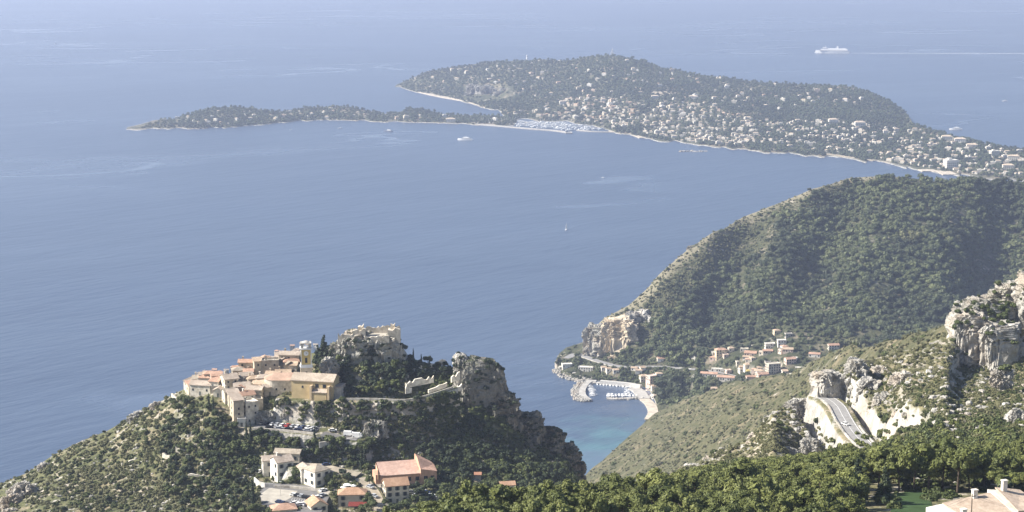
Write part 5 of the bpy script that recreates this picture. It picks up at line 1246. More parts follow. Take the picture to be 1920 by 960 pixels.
# --- rocky mountainside: boulders and shrubs
ROCKT = []
for s in range(5):
    V, T = ICO[3]; V = np.sign(V) * np.abs(V) ** .7; V = V * (1 + .45 * fbm(V[:, 0] * 2.2, V[:, 1] * 2.2, V[:, 2] * 1.5 + s * 7, s, 4))[:, None] * np.array([1, .8, .8]); ROCKT.append((V * .5, T))
rocks, shr, shg = [], [], []
for x, y in jgrid(1270, 2300, 560, 905, 5.5, 4.2, 9):
    h = cast(x, y, [FM])
    if h is None or h[0].y > 1030 or (y < 640 and x < 1960): continue
    n0 = float(fbm(np.array([x / 55.]), np.array([y / 32.]), None, 12, 3)[0]); u = RNG.random()
    if any((h[0].x - p[0]) ** 2 + (h[0].y - p[1]) ** 2 < 81 for p in rd): continue
    if h[1].z < .5 and RNG.random() < (.9 if x > 1600 else .45): continue
    if 1500 < x < 1720:
        dd, py_ = min(((h[0].x - p.x) ** 2 + (h[0].y - p.y) ** 2, p.y) for p in rd)
        if dd < 64 or (dd < 324 and h[0].y < py_ and RNG.random() < .85): continue
    if u < (.08 if y > 720 else .02) + .32 * n0: rocks.append((h[0].x, h[0].y, h[0].z - .1, RNG.uniform(.7, 2.6) ** 1.3))
    elif u < .72: shr.append((h[0].x, h[0].y, h[0].z - .3, RNG.uniform(.9, 2.4)))
    elif y > 700 and (x > 1640 or RNG.random() < .15): shg.append((h[0].x, h[0].y, h[0].z - .3, RNG.uniform(1.2, 3.0) * (1.25 if y > 780 else .8)))
ST2 = simple_temps(5, 5, .15, 60, 650, .3, .42, .2, .26, .4)
mass('limestone_boulders', rocks, ROCKT, M['rock']); mass('mountain_scrub', shr, ST2, M['grey']); mass('mountain_scrub', shg, ST2, M['broad'])
items = []
for x, y in jgrid(1785, 1960, 525, 700, 12, 9, 10):
    best = cast(x, y, [FM] + CR)
    if best and best[1].z > .45 and RNG.random() < .55: items.append((best[0].x, best[0].y, best[0].z - .2, RNG.uniform(1.5, 3.6)))
items += [(c_[0].x + RNG.uniform(-3, 3), c_[0].y + RNG.uniform(-3, 3), c_[0].z - .2, RNG.uniform(2.5, 4.5)) for c_ in [cast(1872 + RNG.uniform(-22, 22), 582 + RNG.uniform(-12, 16), [FM] + CR) for _ in range(16)] if c_]
mass('bluff_scrub', items, ST2, M['broad'])
# greener belt between the rocks and the pines
items = []
for x, y in jgrid(1560, 2300, 790, 900, 7, 5, 14):
    h = cast(x, y, [FM])
    if h is None: continue
    k = np.clip((y - 800 + (x - 1700) * .12) / 60, 0, 1)
    if RNG.random() < k * .8: items.append((h[0].x, h[0].y, h[0].z - .4, RNG.uniform(1.8, 3.8)))
mass('green_undergrowth', items, ST2, M['pine'])

# --- the near pine wood: every pine a tree of its own
spots = []
rs = random.Random(5)
gx, gy = -58, 396
while gy < 640:
    gx = -62
    while gx < 262:
        X = gx + rs.uniform(-2.4, 2.4); Y = gy + rs.uniform(-2.4, 2.4); z = ground(X, Y, [FM]); gx += 5.7
        if z is None: continue
        q = (CAMZ - z) / Y; px = 960 + X * (F * CP + (480 - y_of(Y, z)) * SP) / Y; py = y_of(Y, z); top = y_of(Y, z + 9)
        if px < 700 or px > 2320: continue
        lim = np.interp(px, [700, 800, 900, 1000, 1100, 1200, 1280, 1350, 1430, 1500, 1580, 1700, 1800, 1990], [975, 958, 935, 925, 915, 905, 893, 880, 872, 863, 852, 850, 846, 832])
        tall = 1.0
        if top < lim:
            if top < lim - 26 or px > 1560 and py < lim + 6: continue
            tall = max(.55, 1 - (lim - top) / 80)
        if top > 975: continue
        if px > 1640 and Y < 478 and py > 900: continue               # clearing with the lawn and the villa
        if 1600 < px < 1830 and Y < 492 and py > 905: continue
        spots.append((X, Y, z, px, py, tall))
    gy += 5.7
spots.sort(key=lambda t: (t[3] > 1950 or t[3] < 690, t[1]))
rsn = random.Random(9); n_p = 0; extra = []
for X, Y, z, px, py, tall in spots:
    s = rsn.uniform(.68, 1.25) * tall
    if n_p < 285: plant_pine((X, Y, z), s, sz=rsn.uniform(.8, 1.15)); n_p += 1
    else: extra.append((X, Y, z, s))
if extra:
    tv = []
    for cm, tm in PINE[:3]:
        V = np.empty(len(cm.vertices) * 3, np.float32); cm.vertices.foreach_get('co', V); T = np.empty(len(cm.polygons) * 3, np.int32); cm.loops.foreach_get('vertex_index', T); tv.append((V.reshape(-1, 3), T.reshape(-1, 3)))
    mass('pine_wood', extra, tv, M['pine'])
print('PINES', len(spots), n_p)
# tall trunks by the clearing
for i, (px, D, s) in enumerate([(1615, 506, 1.15), (1650, 500, 1.2), (1690, 497, 1.3), (1716, 494, 1.35), (1745, 492, 1.3), (1770, 497, 1.4), (1798, 489, 1.35), (1822, 495, 1.3), (1850, 500, 1.2), (1888, 494, 1.0)]):
    X = (px - 960) * D / 3290; z = ground(X, D, [FM]); plant_pine((X, D, z), s, label_='tall pine with bare trunk at the dark edge of the lawn clearing', group_='tall pines at the clearing', sz=1.1)
for px, D, s, lb in ((1610, 462, 1.15, 'broad dark conifer left of the lawn, largest of the pair'), (1662, 462, .95, 'dark conifer touching the left edge of the lawn')):
    X = (px - 960) * D / 3290; z = ground(X, D, [FM]); plant_fir((X, D, z), s, label_=lb)
items = []
for x, y in [(random.uniform(1735, 1800), random.uniform(922, 940)) for _ in range(26)] + [(random.uniform(1662, 1684), random.uniform(925, 985)) for _ in range(16)] + [(random.uniform(1690, 1930), random.uniform(905, 924)) for _ in range(50)]:
    h = cast(x, y, [FM])
    if h: items.append((h[0].x, h[0].y, h[0].z - .3, random.uniform(1.2, 3.0)))
mass('garden_shrubs', items, ST2, M['broad'])
for i, (px, D, sz_) in enumerate([(1080, 486, .8), (1180, 500, .85), (1330, 520, .8), (1480, 540, .85), (1560, 500, .9), (940, 470, .7)]):
    X = (px - 960) * D / 3290; z = ground(X, D, [FM]); plant_fir((X, D, z), sz_, label_=f'dark conifer rising among the bright pines, {["first", "second", "third", "fourth", "fifth", "sixth"][i]} of its kind counted along the wood')
# palm behind the villa
def palm(px, D, lb):
    X = (px - 960) * D / 3290; z = ground(X, D, [FM]); r_ = empty('palm_tree', (X, D, z)); tag(r_, lb, 'palm')
    MB().tube([(0, 0, -1), (.2, 0, 3), (.1, .1, 6)], [.35, .28, .25], 8).build('trunk', M['bark'], r_); b = MB(); q = random.Random(3)
    for i in range(34):
        a = q.uniform(0, 6.28); e = q.uniform(-.3, 1.3); L = q.uniform(2.6, 3.4); ps = []
        for t in (0, .35, .7, 1): ps.append(Vector((.1 + math.cos(a) * L * t * math.cos(e) , .1 + math.sin(a) * L * t * math.cos(e), 6 + L * t * math.sin(e) - 1.6 * t * t)))
        sd_ = Vector((-math.sin(a), math.cos(a), 0))
        vs = []
        for t, p in zip((.06, .3, .28, .03), ps): vs += [p + sd_ * t, p - sd_ * t - Vector((0, 0, .05))]
        b.add(vs, [(0, 1, 3, 2), (2, 3, 5, 4), (4, 5, 7, 6)])
    b.build('fronds', M['pine'], r_)
palm(1884, 470, 'palm with drooping fronds behind the white villa')

# --- village hill vegetation
cand = []
Z1 = [(330, 735), (400, 750), (440, 800), (470, 830), (480, 870), (478, 960), (340, 970), (300, 900), (310, 800)]
Z2 = [(470, 812), (560, 822), (600, 835), (690, 842), (700, 868), (640, 868), (560, 868), (490, 850)]
Z3 = [(585, 640), (628, 645), (660, 690), (760, 690), (845, 700), (760, 712), (740, 742), (640, 746), (636, 700), (590, 690)]
Z4 = [(670, 760), (860, 745), (900, 800), (1000, 860), (1085, 905), (1085, 935), (800, 935), (800, 860), (700, 850), (690, 820)]
Z5 = [(480, 756), (660, 756), (700, 780), (660, 806), (600, 795), (560, 775), (500, 775)]
Z6 = [(640, 868), (700, 870), (700, 905), (640, 905)]
Z7 = [(690, 905), (830, 905), (830, 965), (690, 965)]
Z8 = [(755, 650), (850, 684), (850, 708), (770, 715), (755, 700)]
rs = random.Random(21)
def off_path(h, r=5.0):
    for L_ in (lane, lane2, terr, park2):
        for a, b_ in zip(L_[:-1], L_[1:]):
            for t in (0, .25, .5, .75, 1):
                if (h.x - a[0] - (b_[0] - a[0]) * t) ** 2 + (h.y - a[1] - (b_[1] - a[1]) * t) ** 2 < (r if L_ is not terr else 2.5) ** 2: return False
    for a in park1 + [((p[0] + q_[0]) / 2, (p[1] + q_[1]) / 2, 0) for p, q_ in zip(park1[:-1], park1[1:])]:
        if abs(h.x - a[0]) < 8 and abs(h.y - a[1]) < 7.5: return False
    return True
lotpoly = [(p[0], p[1]) for p in lp]
def zone(poly, dx, dy, dens, kind, smin, smax, seed, xr=None, top=10):
    xs = [p[0] for p in poly]; ys = [p[1] for p in poly]
    for x, y in jgrid(min(xs), max(xs), min(ys), max(ys), dx, dy, seed):
        if not inside((x, y), poly) or rs.random() > dens: continue
        h = cast(x, y, [FG])
        if h is None: continue
        if blocked(x, y, h[0].y, top) or not off_path(h[0]) or inside((h[0].x, h[0].y), lotpoly): continue
        cand.append((h[0], rs.uniform(smin, smax), kind(x, y) if callable(kind) else kind))
mixk = lambda a, p, b: (lambda x, y: a if rs.random() < p else b)
zone(Z1, 17, 10, .85, mixk('b', .75, 'd'), .6, 1.15, 1)
zone(Z2, 15, 9, .95, mixk('b', .6, 'd'), .8, 1.3, 2)
zone(Z3, 15, 10, .9, mixk('d', .75, 'b'), .7, 1.2, 3)
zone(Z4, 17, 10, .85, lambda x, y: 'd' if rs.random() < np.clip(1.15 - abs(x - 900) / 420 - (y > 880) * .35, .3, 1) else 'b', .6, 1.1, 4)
zone(Z5, 15, 9, .8, mixk('b', .6, 'd'), .5, .9, 5)
zone(Z6, 15, 9, .9, mixk('d', .6, 'b'), .7, 1.1, 6); zone(Z7, 15, 9, .85, mixk('d', .7, 'b'), .7, 1.1, 7); zone(Z8, 12, 8, .95, 'd', .6, 1.0, 8)
zone([(-30, 900), (340, 740), (340, 970), (-30, 970)], 44, 24, .55, mixk('b', .55, 'd'), .45, .85, 11)
rs.shuffle(cand); cand.sort(key=lambda t: -t[1] / t[0].y)
nb, nd = 0, 0; ex_b, ex_d = [], []
for h, s, k in cand:
    if k == 'b':
        if nb < 150: plant_broad((h.x, h.y, h.z - .3), s); nb += 1
        else: ex_b.append((h.x, h.y, h.z - .3, s))
    else:
        if nd < 145: plant_dark((h.x, h.y, h.z - .3), s); nd += 1
        else: ex_d.append((h.x, h.y, h.z - .3, s))
tb = []
for cm, tm in BROAD[:4]:
    V = np.empty(len(cm.vertices) * 3, np.float32); cm.vertices.foreach_get('co', V); T = np.empty(len(cm.polygons) * 3, np.int32); cm.loops.foreach_get('vertex_index', T); tb.append((V.reshape(-1, 3), T.reshape(-1, 3)))
if ex_b: mass('hillside_thicket', ex_b, tb, M['broad'])
if ex_d: mass('hillside_thicket', ex_d, tb, M['dark'])
print('VILLAGE TREES', len(cand), nb, nd)
# ground scrub and stones on the village hill
sc_, rk, sd2 = [], [], []
for x, y in jgrid(-40, 1095, 690, 965, 6.5, 4.2, 17):
    h = cast(x, y, [FG])
    if h is None or blocked(x, y, h[0].y, 2) or not off_path(h[0], 4) or inside((h[0].x, h[0].y), lotpoly): continue
    n0 = float(fbm(np.array([x / 60.]), np.array([y / 32.]), None, 33, 3)[0]); u = RNG.random()
    if x > 820:
        if u < .8: sd2.append((h[0].x, h[0].y, h[0].z - .3, RNG.uniform(1.5, 3.4)))
    elif u < .62 - .5 * n0:
        (sc_ if RNG.random() < (.82 if x < 420 else .45) else sd2).append((h[0].x, h[0].y, h[0].z - .25, RNG.uniform(1.0, 2.8)))
    elif u > .93 - .1 * n0: rk.append((h[0].x, h[0].y, h[0].z, RNG.uniform(.6, 2.4)))
mass('hillside_scrub', sc_, ST2, M['grey']); mass('hillside_scrub', sd2, ST2, M['broad']); mass('loose_rocks', rk, ROCKT, M['rock'])
# scrub clinging to the crags of the village hill
items = []
for x, y in jgrid(620, 1095, 640, 935, 9, 8, 19):
    best = cast(x, y, CR); g0 = cast(x, y, [FG])
    if best is None or (g0 and g0[2] < best[2]) or best[0].y > 1020: continue
    if (best[1].z > .35 and RNG.random() < .65) or (x > 930 and y > 790 and RNG.random() < .7) or RNG.random() < .12: items.append((best[0].x, best[0].y, best[0].z - .4, RNG.uniform(1.2, 2.8)))
mass('crag_scrub', items, ST2, M['dark'])
for x, y, s_ in ((556, 898, 1.1), (548, 906, .8), (562, 905, .7), (512, 902, .6), (612, 905, .9), (622, 915, .9), (636, 938, .8), (690, 948, 1.25), (700, 958, 1.2), (682, 962, 1.0), (724, 950, .8), (735, 962, 1.0), (765, 955, 1.1), (780, 948, 1.0), (693, 908, .9), (812, 905, .9), (560, 966, .9), (480, 962, 1.0), (505, 968, .8), (630, 968, .8)):
    h = cast(x, y, [FG])
    if h: plant_broad((h[0].x, h[0].y, h[0].z - .3), s_, label_='leafy tree standing close to the houses around the lower car park', group_='trees between the lower houses')
# cypresses
for i, (x, y, s, lb) in enumerate([(392, 770, .95, 'cypress below the long bright wall, left one of the close pair'), (400, 776, 1.0, 'cypress below the long bright wall, right one of the close pair'), (462, 824, 1.0, 'cypress beside the car park retaining wall, left one'), (470, 830, 1.15, 'cypress beside the car park retaining wall, tallest'), (490, 838, .8, 'thin cypress in front of the retaining wall'),
        (474, 948, 1.25, 'lone dark cypress beside the gravel square'), (590, 834, 1.0, 'cypress in front of the upper car park wall'), (678, 884, 1.35, 'big dark cypress by the bend of the sandy lane'), (684, 880, 1.2, 'second cypress by the bend of the sandy lane'),
        (516, 704, .9, 'black cypress in front of the grey terrace block'), (753, 712, .9, 'slim cypress at the foot of the castle rock'), (768, 706, .7, 'small cypress on the garden slope right of the castle rock'), (790, 690, .8, 'cypress on the skyline between castle and pinnacle, middle'), (775, 680, .8, 'cypress on the skyline between castle and pinnacle, nearest the castle'), (805, 692, .7, 'cypress on the skyline between castle and pinnacle, nearest the pinnacle'), (835, 722, .5, 'tiny cypress on the garden terrace near the pinnacle')]):
    h = cast(x, y, [FG])
    if h: plant_cyp((h[0].x, h[0].y, h[0].z), s, label_=lb, group_='cypresses of the village hill')
for x, y, s, lb in ((608, 672, 1.25, 'tall dark pine on the skyline beside the topmost white house'), (596, 680, .95, 'dark pine behind the bell tower'), (620, 690, 1.0, 'dark pine on the slope left of the castle rock'), (626, 716, .9, 'dark pine behind the church roof')):
    h = cast(x, y, [FG])
    if h: plant_fir((h[0].x, h[0].y, h[0].z), s * .95, label_=lb, group_='dark pines by the church')
for x, y, s, lb in ((675, 744, 1.35, 'bright yellow-green tree on the church terrace, nearest the church'), (690, 742, 1.3, 'bright green tree in the middle of the church terrace trio'), (712, 738, 1.6, 'tall bright green tree at the end of the church terrace trio')):
    h = cast(x, y, [FG])
    if h:
        e = plant_broad((h[0].x, h[0].y, h[0].z), s * .8, label_=lb, group_='bright trees on the church terrace')
        for ch in e.children:
            if ch.name.startswith('crown'): ch.data = ch.data.copy(); ch.data.materials[0] = M['pine']
# rocky shore of the point and rubble of the breakwater
rub = []
rs = random.Random(31)
for L_, n_, sp, z0 in (([(1044, 694), (1050, 700), (1062, 708), (1085, 714), (1100, 714)], 200, 7, .2), ([(1100, 714), (1088, 722), (1080, 733), (1081, 744), (1090, 751), (1104, 752)], 330, 6, 1.0), ([(1140, 748), (1170, 749), (1205, 747)], 90, 2.5, .2)):
    pl = dense([Pz(x, y, 0) for x, y in L_])
    for _ in range(n_):
        k = rs.random() * (len(pl) - 1.01); i = int(k); p = pl[i].lerp(pl[i + 1], k - i); rub.append((p.x + rs.uniform(-sp, sp), p.y + rs.uniform(-sp, sp), z0 + rs.uniform(-1, 1.2), rs.uniform(1.5, 4.5)))
mass('rubble_rocks', rub, ROCKT, M['rock'])

# ------------------------------------------------------------------ boats
def hull(L, B, H, z0=-.4, n=9, sheer=.25):
    """pointed bow at +x, transom stern; returns vertices and faces"""
    vs, fs = [], []
    for i in range(n):
        t = i / (n - 1); x = -L / 2 + L * t; wd = B / 2 * (1 - max(0, (t - .45) / .55) ** 2.2) * (.86 + .14 * min(1, t * 4)); h = H * (1 + sheer * t * t)
        vs += [(x, -wd, h), (x + (.04 * L * t), -wd * .72, z0), (x + (.04 * L * t) * 0, wd * .72, z0), (x, wd, h)]
    for i in range(n - 1):
        a = i * 4; fs += [(a, a + 1, a + 5, a + 4), (a + 1, a + 2, a + 6, a + 5), (a + 2, a + 3, a + 7, a + 6), (a + 3, a, a + 4, a + 7)]
    fs += [(0, 3, 2, 1), ((n - 1) * 4, (n - 1) * 4 + 1, (n - 1) * 4 + 2, (n - 1) * 4 + 3)]
    return vs, fs
def b_motor():
    e = empty('motor_boat', (0, 0, 0)); h = MB(); h.add(*hull(9, 3.0, 1.2)); kid(e, h.build('hull', M['white'], e))
    kid(e, MB().box(-1.8, 1.6, -1.0, 1.0, 1.15, 2.3, 0, .35, .15).build('cabin', M['white'], e)); kid(e, MB().box(1.3, 1.62, -.85, .85, 1.5, 2.1, 0, .1).build('windscreen', M['glass'], e)); return e
def b_sail():
    e = empty('moored_sailing_boat', (0, 0, 0)); h = MB(); h.add(*hull(10, 3.0, 1.0)); kid(e, h.build('hull', M['white'], e))
    kid(e, MB().box(-1.8, 2.0, -.8, .8, .95, 1.6, 0, .4, .15).build('cabin', M['white'], e)); kid(e, MB().tube([(.8, 0, 1), (.8, 0, 12.5)], [.09, .05], 5).tube([(.8, 0, 2.2), (-3.4, 0, 2.2)], [.12, .1], 5).build('mast', M['concrete'], e)); return e
pm, ps_ = b_motor(), b_sail()
HB = 'boats moored in the small harbour'
used = [False, False]
def moor(x, y, rz, s, kind, label, group, z=0.0):
    src = (pm, ps_)[kind]; o = src if not used[kind] else copy_tree(src); used[kind] = True
    o.location = Pz(x, y, z); o.rotation_euler = (0, 0, R(rz)); o.scale = (s, s, s); tag(o, label, 'boat', group); return o
rs = random.Random(41)
for i in range(12): moor(1103 + i * .35 - (i % 2) * 1.5 + (i * .9 if i < 5 else 6), 721 + i * 2.0, rs.uniform(-8, 8), rs.uniform(.8, 1.3), rs.random() < .45, 'white boat berthed side by side along the curved breakwater', 'boats berthed along the breakwater')
for i in range(13): moor(1120 + i * 6.0, 720.5 + i * .5 + rs.uniform(-.3, .3), -90 + rs.uniform(-8, 8), rs.uniform(.8, 1.3), rs.random() < .25, 'white boat moored stern-to along the back quay of the small harbour', 'boats along the back quay')
for i in range(6): moor(1177 + rs.uniform(-3, 4), 728 + i * 2.3, 180 + rs.uniform(-15, 15), rs.uniform(.7, 1.2), rs.random() < .3, 'white boat lying at the right-hand quay of the small harbour', 'boats at the right-hand quay')
for i in range(9): moor(1141 + i * 6.6, 742.5 + rs.uniform(-.8, .5), 90 + rs.uniform(-10, 10), rs.uniform(.8, 1.5) if i > 1 else 1.7, rs.random() < .2, 'white boat moored along the inner side of the south jetty', 'boats along the south jetty')
# far marina
FMG = 'boats packed in the far marina'
mb = MB(); mb.add(*hull(15, 4.6, 2.2)); mb.box(-4, 3.5, -1.6, 1.6, 2.2, 4.0, 0, .5, .3); mb.tube([(1, 0, 2), (1, 0, 15)], [.16, .1], 4)
mm_ = mb.mesh('marina_boat'); mm_.materials.append(M['white'])
n_ = 0
for x, y in jgrid(905, 1148, 224, 247, 5.2, 2.1, 51, .3):
    ya = np.interp(x, [895, 1000, 1068, 1140], [231.5, 240.5, 246, 246.5]); yb = np.interp(x, [895, 952, 1000, 1060, 1100, 1135], [229, 225, 227, 231, 235, 243])
    if not (yb + 1.5 < y < ya - 1): continue
    row = int((y - yb) / 2.3)
    if (int(y * 3) % 7) == 0: continue
    o = link('marina_boat', mm_, [], None, Pz(x, y, 0), R(random.choice([20, 200]) + random.uniform(-6, 6))); k = random.uniform(.9, 1.6); o.scale = (k, k, k); tag(o, 'tiny white yacht moored in the rows of the far marina', 'boat', FMG); n_ += 1
    if n_ > 230: break
def fmole(pts, wd, label): ribbon('breakwater', dense([Pz(x, y, 3) for x, y in pts]), wd, 'sandwall' if 'sandwall' in M else 'concrete', th=6, dz=0, label=label, cat='breakwater')
fmole([(893, 232), (930, 235), (1000, 241), (1040, 244), (1068, 248)], 16, 'long pale outer breakwater of the far marina')
fmole([(1066, 246.5), (1067, 249)], 22, 'knob at the end of the long outer breakwater of the far marina')
fmole([(1082, 243), (1110, 245.5), (1140, 246.5)], 10, 'short inner mole of the far marina beside the beach')
for i, (a, b_) in enumerate([((950, 231), (1000, 236)), ((1010, 229), (1060, 240)), ((960, 227.5), (1030, 233)), ((1040, 233), (1120, 238))]):
    ribbon('pontoon', [Pz(a[0], a[1], 1.2), Pz(b_[0], b_[1], 1.2)], 5, 'concrete', th=2, dz=0, label=['front pontoon of the far marina, nearest the outer breakwater', 'long diagonal pontoon crossing the middle of the far marina', 'rear pontoon of the far marina by the headland road', 'right-hand pontoon of the far marina towards the beach'][i], cat='pontoon')
ribbon('far_beach', dense([Pz(x, y, 2.2) for x, y in ((1140, 246), (1170, 247), (1190, 250), (1210, 258))]), 40, 'sand', th=4, dz=0)
ribbon('far_beach', dense([Pz(x, y, 2.2) for x, y in ((1725, 319), (1748, 319), (1768, 321), (1782, 327))]), 40, 'sand', th=4, dz=0)
ribbon('coast_path', dense([Pz(x, y, 3) for x, y in ((752, 159.5), (790, 172), (830, 181), (870, 188), (900, 196), (915, 201))]), 26, 'sand', th=6, dz=0)
# named vessels
def ferry():
    e = empty('ferry', Pz(1561, 100, 0), R(164)); tag(e, 'big white ferry steaming across the open sea with a long wake', 'ferry')
    h = MB(); h.add(*hull(190, 26, 15, -2, 14, .12)); h.build('hull', M['white'], e)
    MB().box(-84, 72, -12.6, 12.6, 15, 17.4, 0, 1, .2).build('window_deck', M['shutterpale'] if 'shutterpale' in M else M['concrete'], e)
    MB().box(-86, 66, -12.5, 12.5, 17.5, 23, 0, 2, .5).build('lower_superstructure', M['white'], e)
    MB().box(-80, 52, -11.5, 11.5, 23.1, 27.5, 0, 3, 1).build('upper_superstructure', M['white'], e)
    MB().box(30, 58, -12.8, 12.8, 27.6, 32, 0, 3, 0).build('bridge', M['white'], e)
    MB().box(-34, -20, -5, 5, 27.6, 40, 0, 3, 1).build('funnel', M['white'], e)
    MB().tube([(42, 0, 32), (39, 0, 42)], [.9, .5], 6).build('mast', M['white'], e)
    for i in range(5): MB().box(-60 + i * 18, -52 + i * 18, -13.6, -12.65, 17.6, 20).build('lifeboat', M['concrete'], e)
    c = Pz(1561, 100, 0); b = MB(); vs = []; n = 40; rr = random.Random(2)
    for i in range(n + 1):
        t = i / n; x = c[0] + 92 + t * 1300; wd = 8 + 5 * t + rr.uniform(-1, 1) * 1.2; y = c[1] - 6 + 5 * math.sin(t * 3) - t * 20; vs += [(x, y - wd, .25), (x, y + wd, .25)]
    b.add(vs, [(i * 2, i * 2 + 2, i * 2 + 3, i * 2 + 1) for i in range(n)]); tag(b.build('wake', M['foam']), kind='stuff')
    MB
ferry()
def yacht(name, x, y, rz, L, label, dark=False, cat='yacht'):
    e = empty(name, Pz(x, y, 0), R(rz)); tag(e, label, cat); k = L / 46; m_ = M['white']
    h = MB(); h.add(*[[tuple(c * k for c in v) for v in hull(46, 9, 4.6, -1, 10, .3)[0]], hull(46, 9, 4.6)[1] if False else hull(46, 9, 4.6, -1, 10, .3)[1]]); h.build('hull', M['hullgrey'] if dark else m_, e)
    MB().box(-17 * k, 10 * k, -3.8 * k, 3.8 * k, 4.8 * k, 7.6 * k, 0, 1.2 * k, .3 * k).build('main_deck', m_, e)
    MB().box(-12 * k, 5 * k, -3.2 * k, 3.2 * k, 7.7 * k, 10.2 * k, 0, 1.4 * k, .3 * k).build('upper_deck', m_, e)
    MB().box(-16.6 * k, 9.4 * k, -3.86 * k, 3.86 * k, 5.6 * k, 6.6 * k, 0, 0, 0).build('window_band', M['glass'], e)
    MB().tube([(-3 * k, 0, 10 * k), (-4 * k, 0, 15 * k)], [.35 * k, .15 * k], 5).build('mast', m_, e)
M['hullgrey'] = plain('blue_grey_hull', (.16, .19, .25), .5)
yacht('motor_yacht', 872, 263, 166, 48, 'large all-white motor yacht anchored in the bay')
yacht('motor_yacht', 728, 247, 158, 32, 'smaller yacht with dark blue-grey hull anchored off the headland', True)
yacht('motor_yacht', 1792, 243.5, 168, 42, 'long white yacht on the open sea behind the far town')
yacht('motor_boat', 1884, 190, 175, 22, 'lone white boat on the open sea at the right edge', cat='boat')
yacht('motor_boat', 638, 241, 185, 16, 'pale boat anchored near the bay shore of the headland', cat='boat')
yacht('motor_boat', 545, 244, 180, 9, 'tiny boat off the dark side of the headland', cat='boat')
yacht('motor_boat', 1130, 333, 160, 8, 'tiny boat alone in the middle of the bay', cat='boat')
def sailing(x, y, rz, s, label):
    e = empty('sailing_boat', Pz(x, y, 0), R(rz)); tag(e, label, 'sailing boat'); e.scale = (s, s, s)
    h = MB(); h.add(*hull(12, 3.4, 1.3)); h.build('hull', M['white'], e); MB().tube([(1, 0, 1), (1, 0, 15.5)], [.12, .06], 5).build('mast', M['white'], e)
    def sail(name, a, b_, c_, belly):
        N_ = 6; vs = []; fs = []
        for th in (0, .06):
            for i in range(N_ + 1):
                t = i / N_
                for j in range(N_ + 1):
                    u = j / N_; p = Vector(a).lerp(Vector(b_), t).lerp(Vector(c_).lerp(Vector(b_), t), u); p.y += belly * 4 * u * (1 - u) * (1 - t) + th; vs.append(p)
        o = (N_ + 1) ** 2
        for i in range(N_):
            for j in range(N_): k = i * (N_ + 1) + j; fs += [(k, k + 1, k + N_ + 2, k + N_ + 1), (o + k, o + k + N_ + 1, o + k + N_ + 2, o + k + 1)]
        b = MB(); b.add(vs, fs); b.build(name, M['white'], e)
    sail('mainsail', (.8, 0, 2.4), (.9, 0, 15), (-4.8, 0, 2.4), .9); sail('jib', (5.6, 0, 1.6), (1.1, 0, 13.5), (.9, .6, 2.0), .7)
sailing(1062, 431, 70, 1.05, 'white sailing boat alone under sail in the middle of the bay')
sailing(104, 83, 40, 1.2, 'faint sailing boat far out on the open sea at the upper left')
# reef
rub = []
for i in range(60): p = Pz(1300 + random.uniform(-26, 26), 284 + random.uniform(-.6, .6), 0); rub.append((p[0], p[1], random.uniform(-1, .8), random.uniform(3, 8)))
mass('low_reef', rub, ROCKT, M['rock'])

# ------------------------------------------------------------------ the far cape: houses and woods
BOXES2 = []
def far_mesh(w, d, h, roof, seed):
    b = MB(); hw, hd = w / 2, d / 2; b.box(-hw, hw, -hd, hd, -8, h)
    if roof == 'hip':
        k = min(hw, hd) * .95; rh = min(w, d) * .22; o = .7
        b.add([(-hw - o, -hd - o, h), (hw + o, -hd - o, h), (hw + o, hd + o, h), (-hw - o, hd + o, h), (-(hw - k), 0, h + rh), (hw - k, 0, h + rh)], [(0, 1, 5, 4), (1, 2, 5), (2, 3, 4, 5), (3, 0, 4), (0, 3, 2, 1)], 1)
    else: b.box(-hw - .3, hw + .3, -hd - .3, hd + .3, h + .02, h + .6, 0); b.box(-hw * .5, hw * .1, -hd * .4, hd * .6, h + .62, h + 3, 0)
    for f in range(max(1, int(h / 3.2))):
        for i in range(max(2, int(w / 4))):
            x = -hw + w * (i + .5) / max(2, int(w / 4)); b.box(x - .8, x + .8, -hd - .08, -hd + .1, 1 + f * 3.1, 2.7 + f * 3.1, 2)
        for i in range(max(1, int(d / 4))):
            y = -hd + d * (i + .5) / max(1, int(d / 4)); b.box(-hw - .08, -hw + .1, y - .8, y + .8, 1 + f * 3.1, 2.7 + f * 3.1, 2)
    me = b.mesh('villa'); [me.materials.append(m) for m in (M['wall'], M['tile'], M['glass'])]; return me
FV = [far_mesh(*a) for a in ((15, 10, 7, 'hip', 0), (19, 12, 9.5, 'hip', 1), (12, 10, 6.5, 'hip', 2), (17, 11, 7, 'flat', 3), (24, 13, 12, 'flat', 4), (11, 9, 6, 'flat', 5), (24, 12, 9, 'hip', 6))]
TOWN = [(985, 205), (1060, 182), (1180, 184), (1330, 196), (1400, 215), (1420, 250), (1400, 272), (1345, 270), (1285, 266), (1210, 250), (1150, 238), (1100, 228), (1000, 222), (940, 218)]
TOWN2 = [(1400, 228), (1540, 224), (1640, 236), (1720, 243), (1800, 262), (1925, 286), (1925, 332), (1790, 326), (1650, 298), (1480, 277), (1400, 265)]
HILLS = [(790, 150), (860, 128), (1060, 114), (1200, 112), (1400, 152), (1560, 162), (1640, 185), (1500, 215), (1200, 182), (960, 180), (880, 178)]
STRIP = [(300, 226), (380, 206), (500, 208), (640, 205), (760, 212), (940, 222), (930, 230), (760, 226), (560, 222), (400, 236)]
WHITES = [(1.35, 1.33, 1.28), (1.3, 1.26, 1.15), (1.25, 1.18, 1.0), (1.2, 1.12, .98), (1.35, 1.33, 1.28), (1.2, .98, .82)]
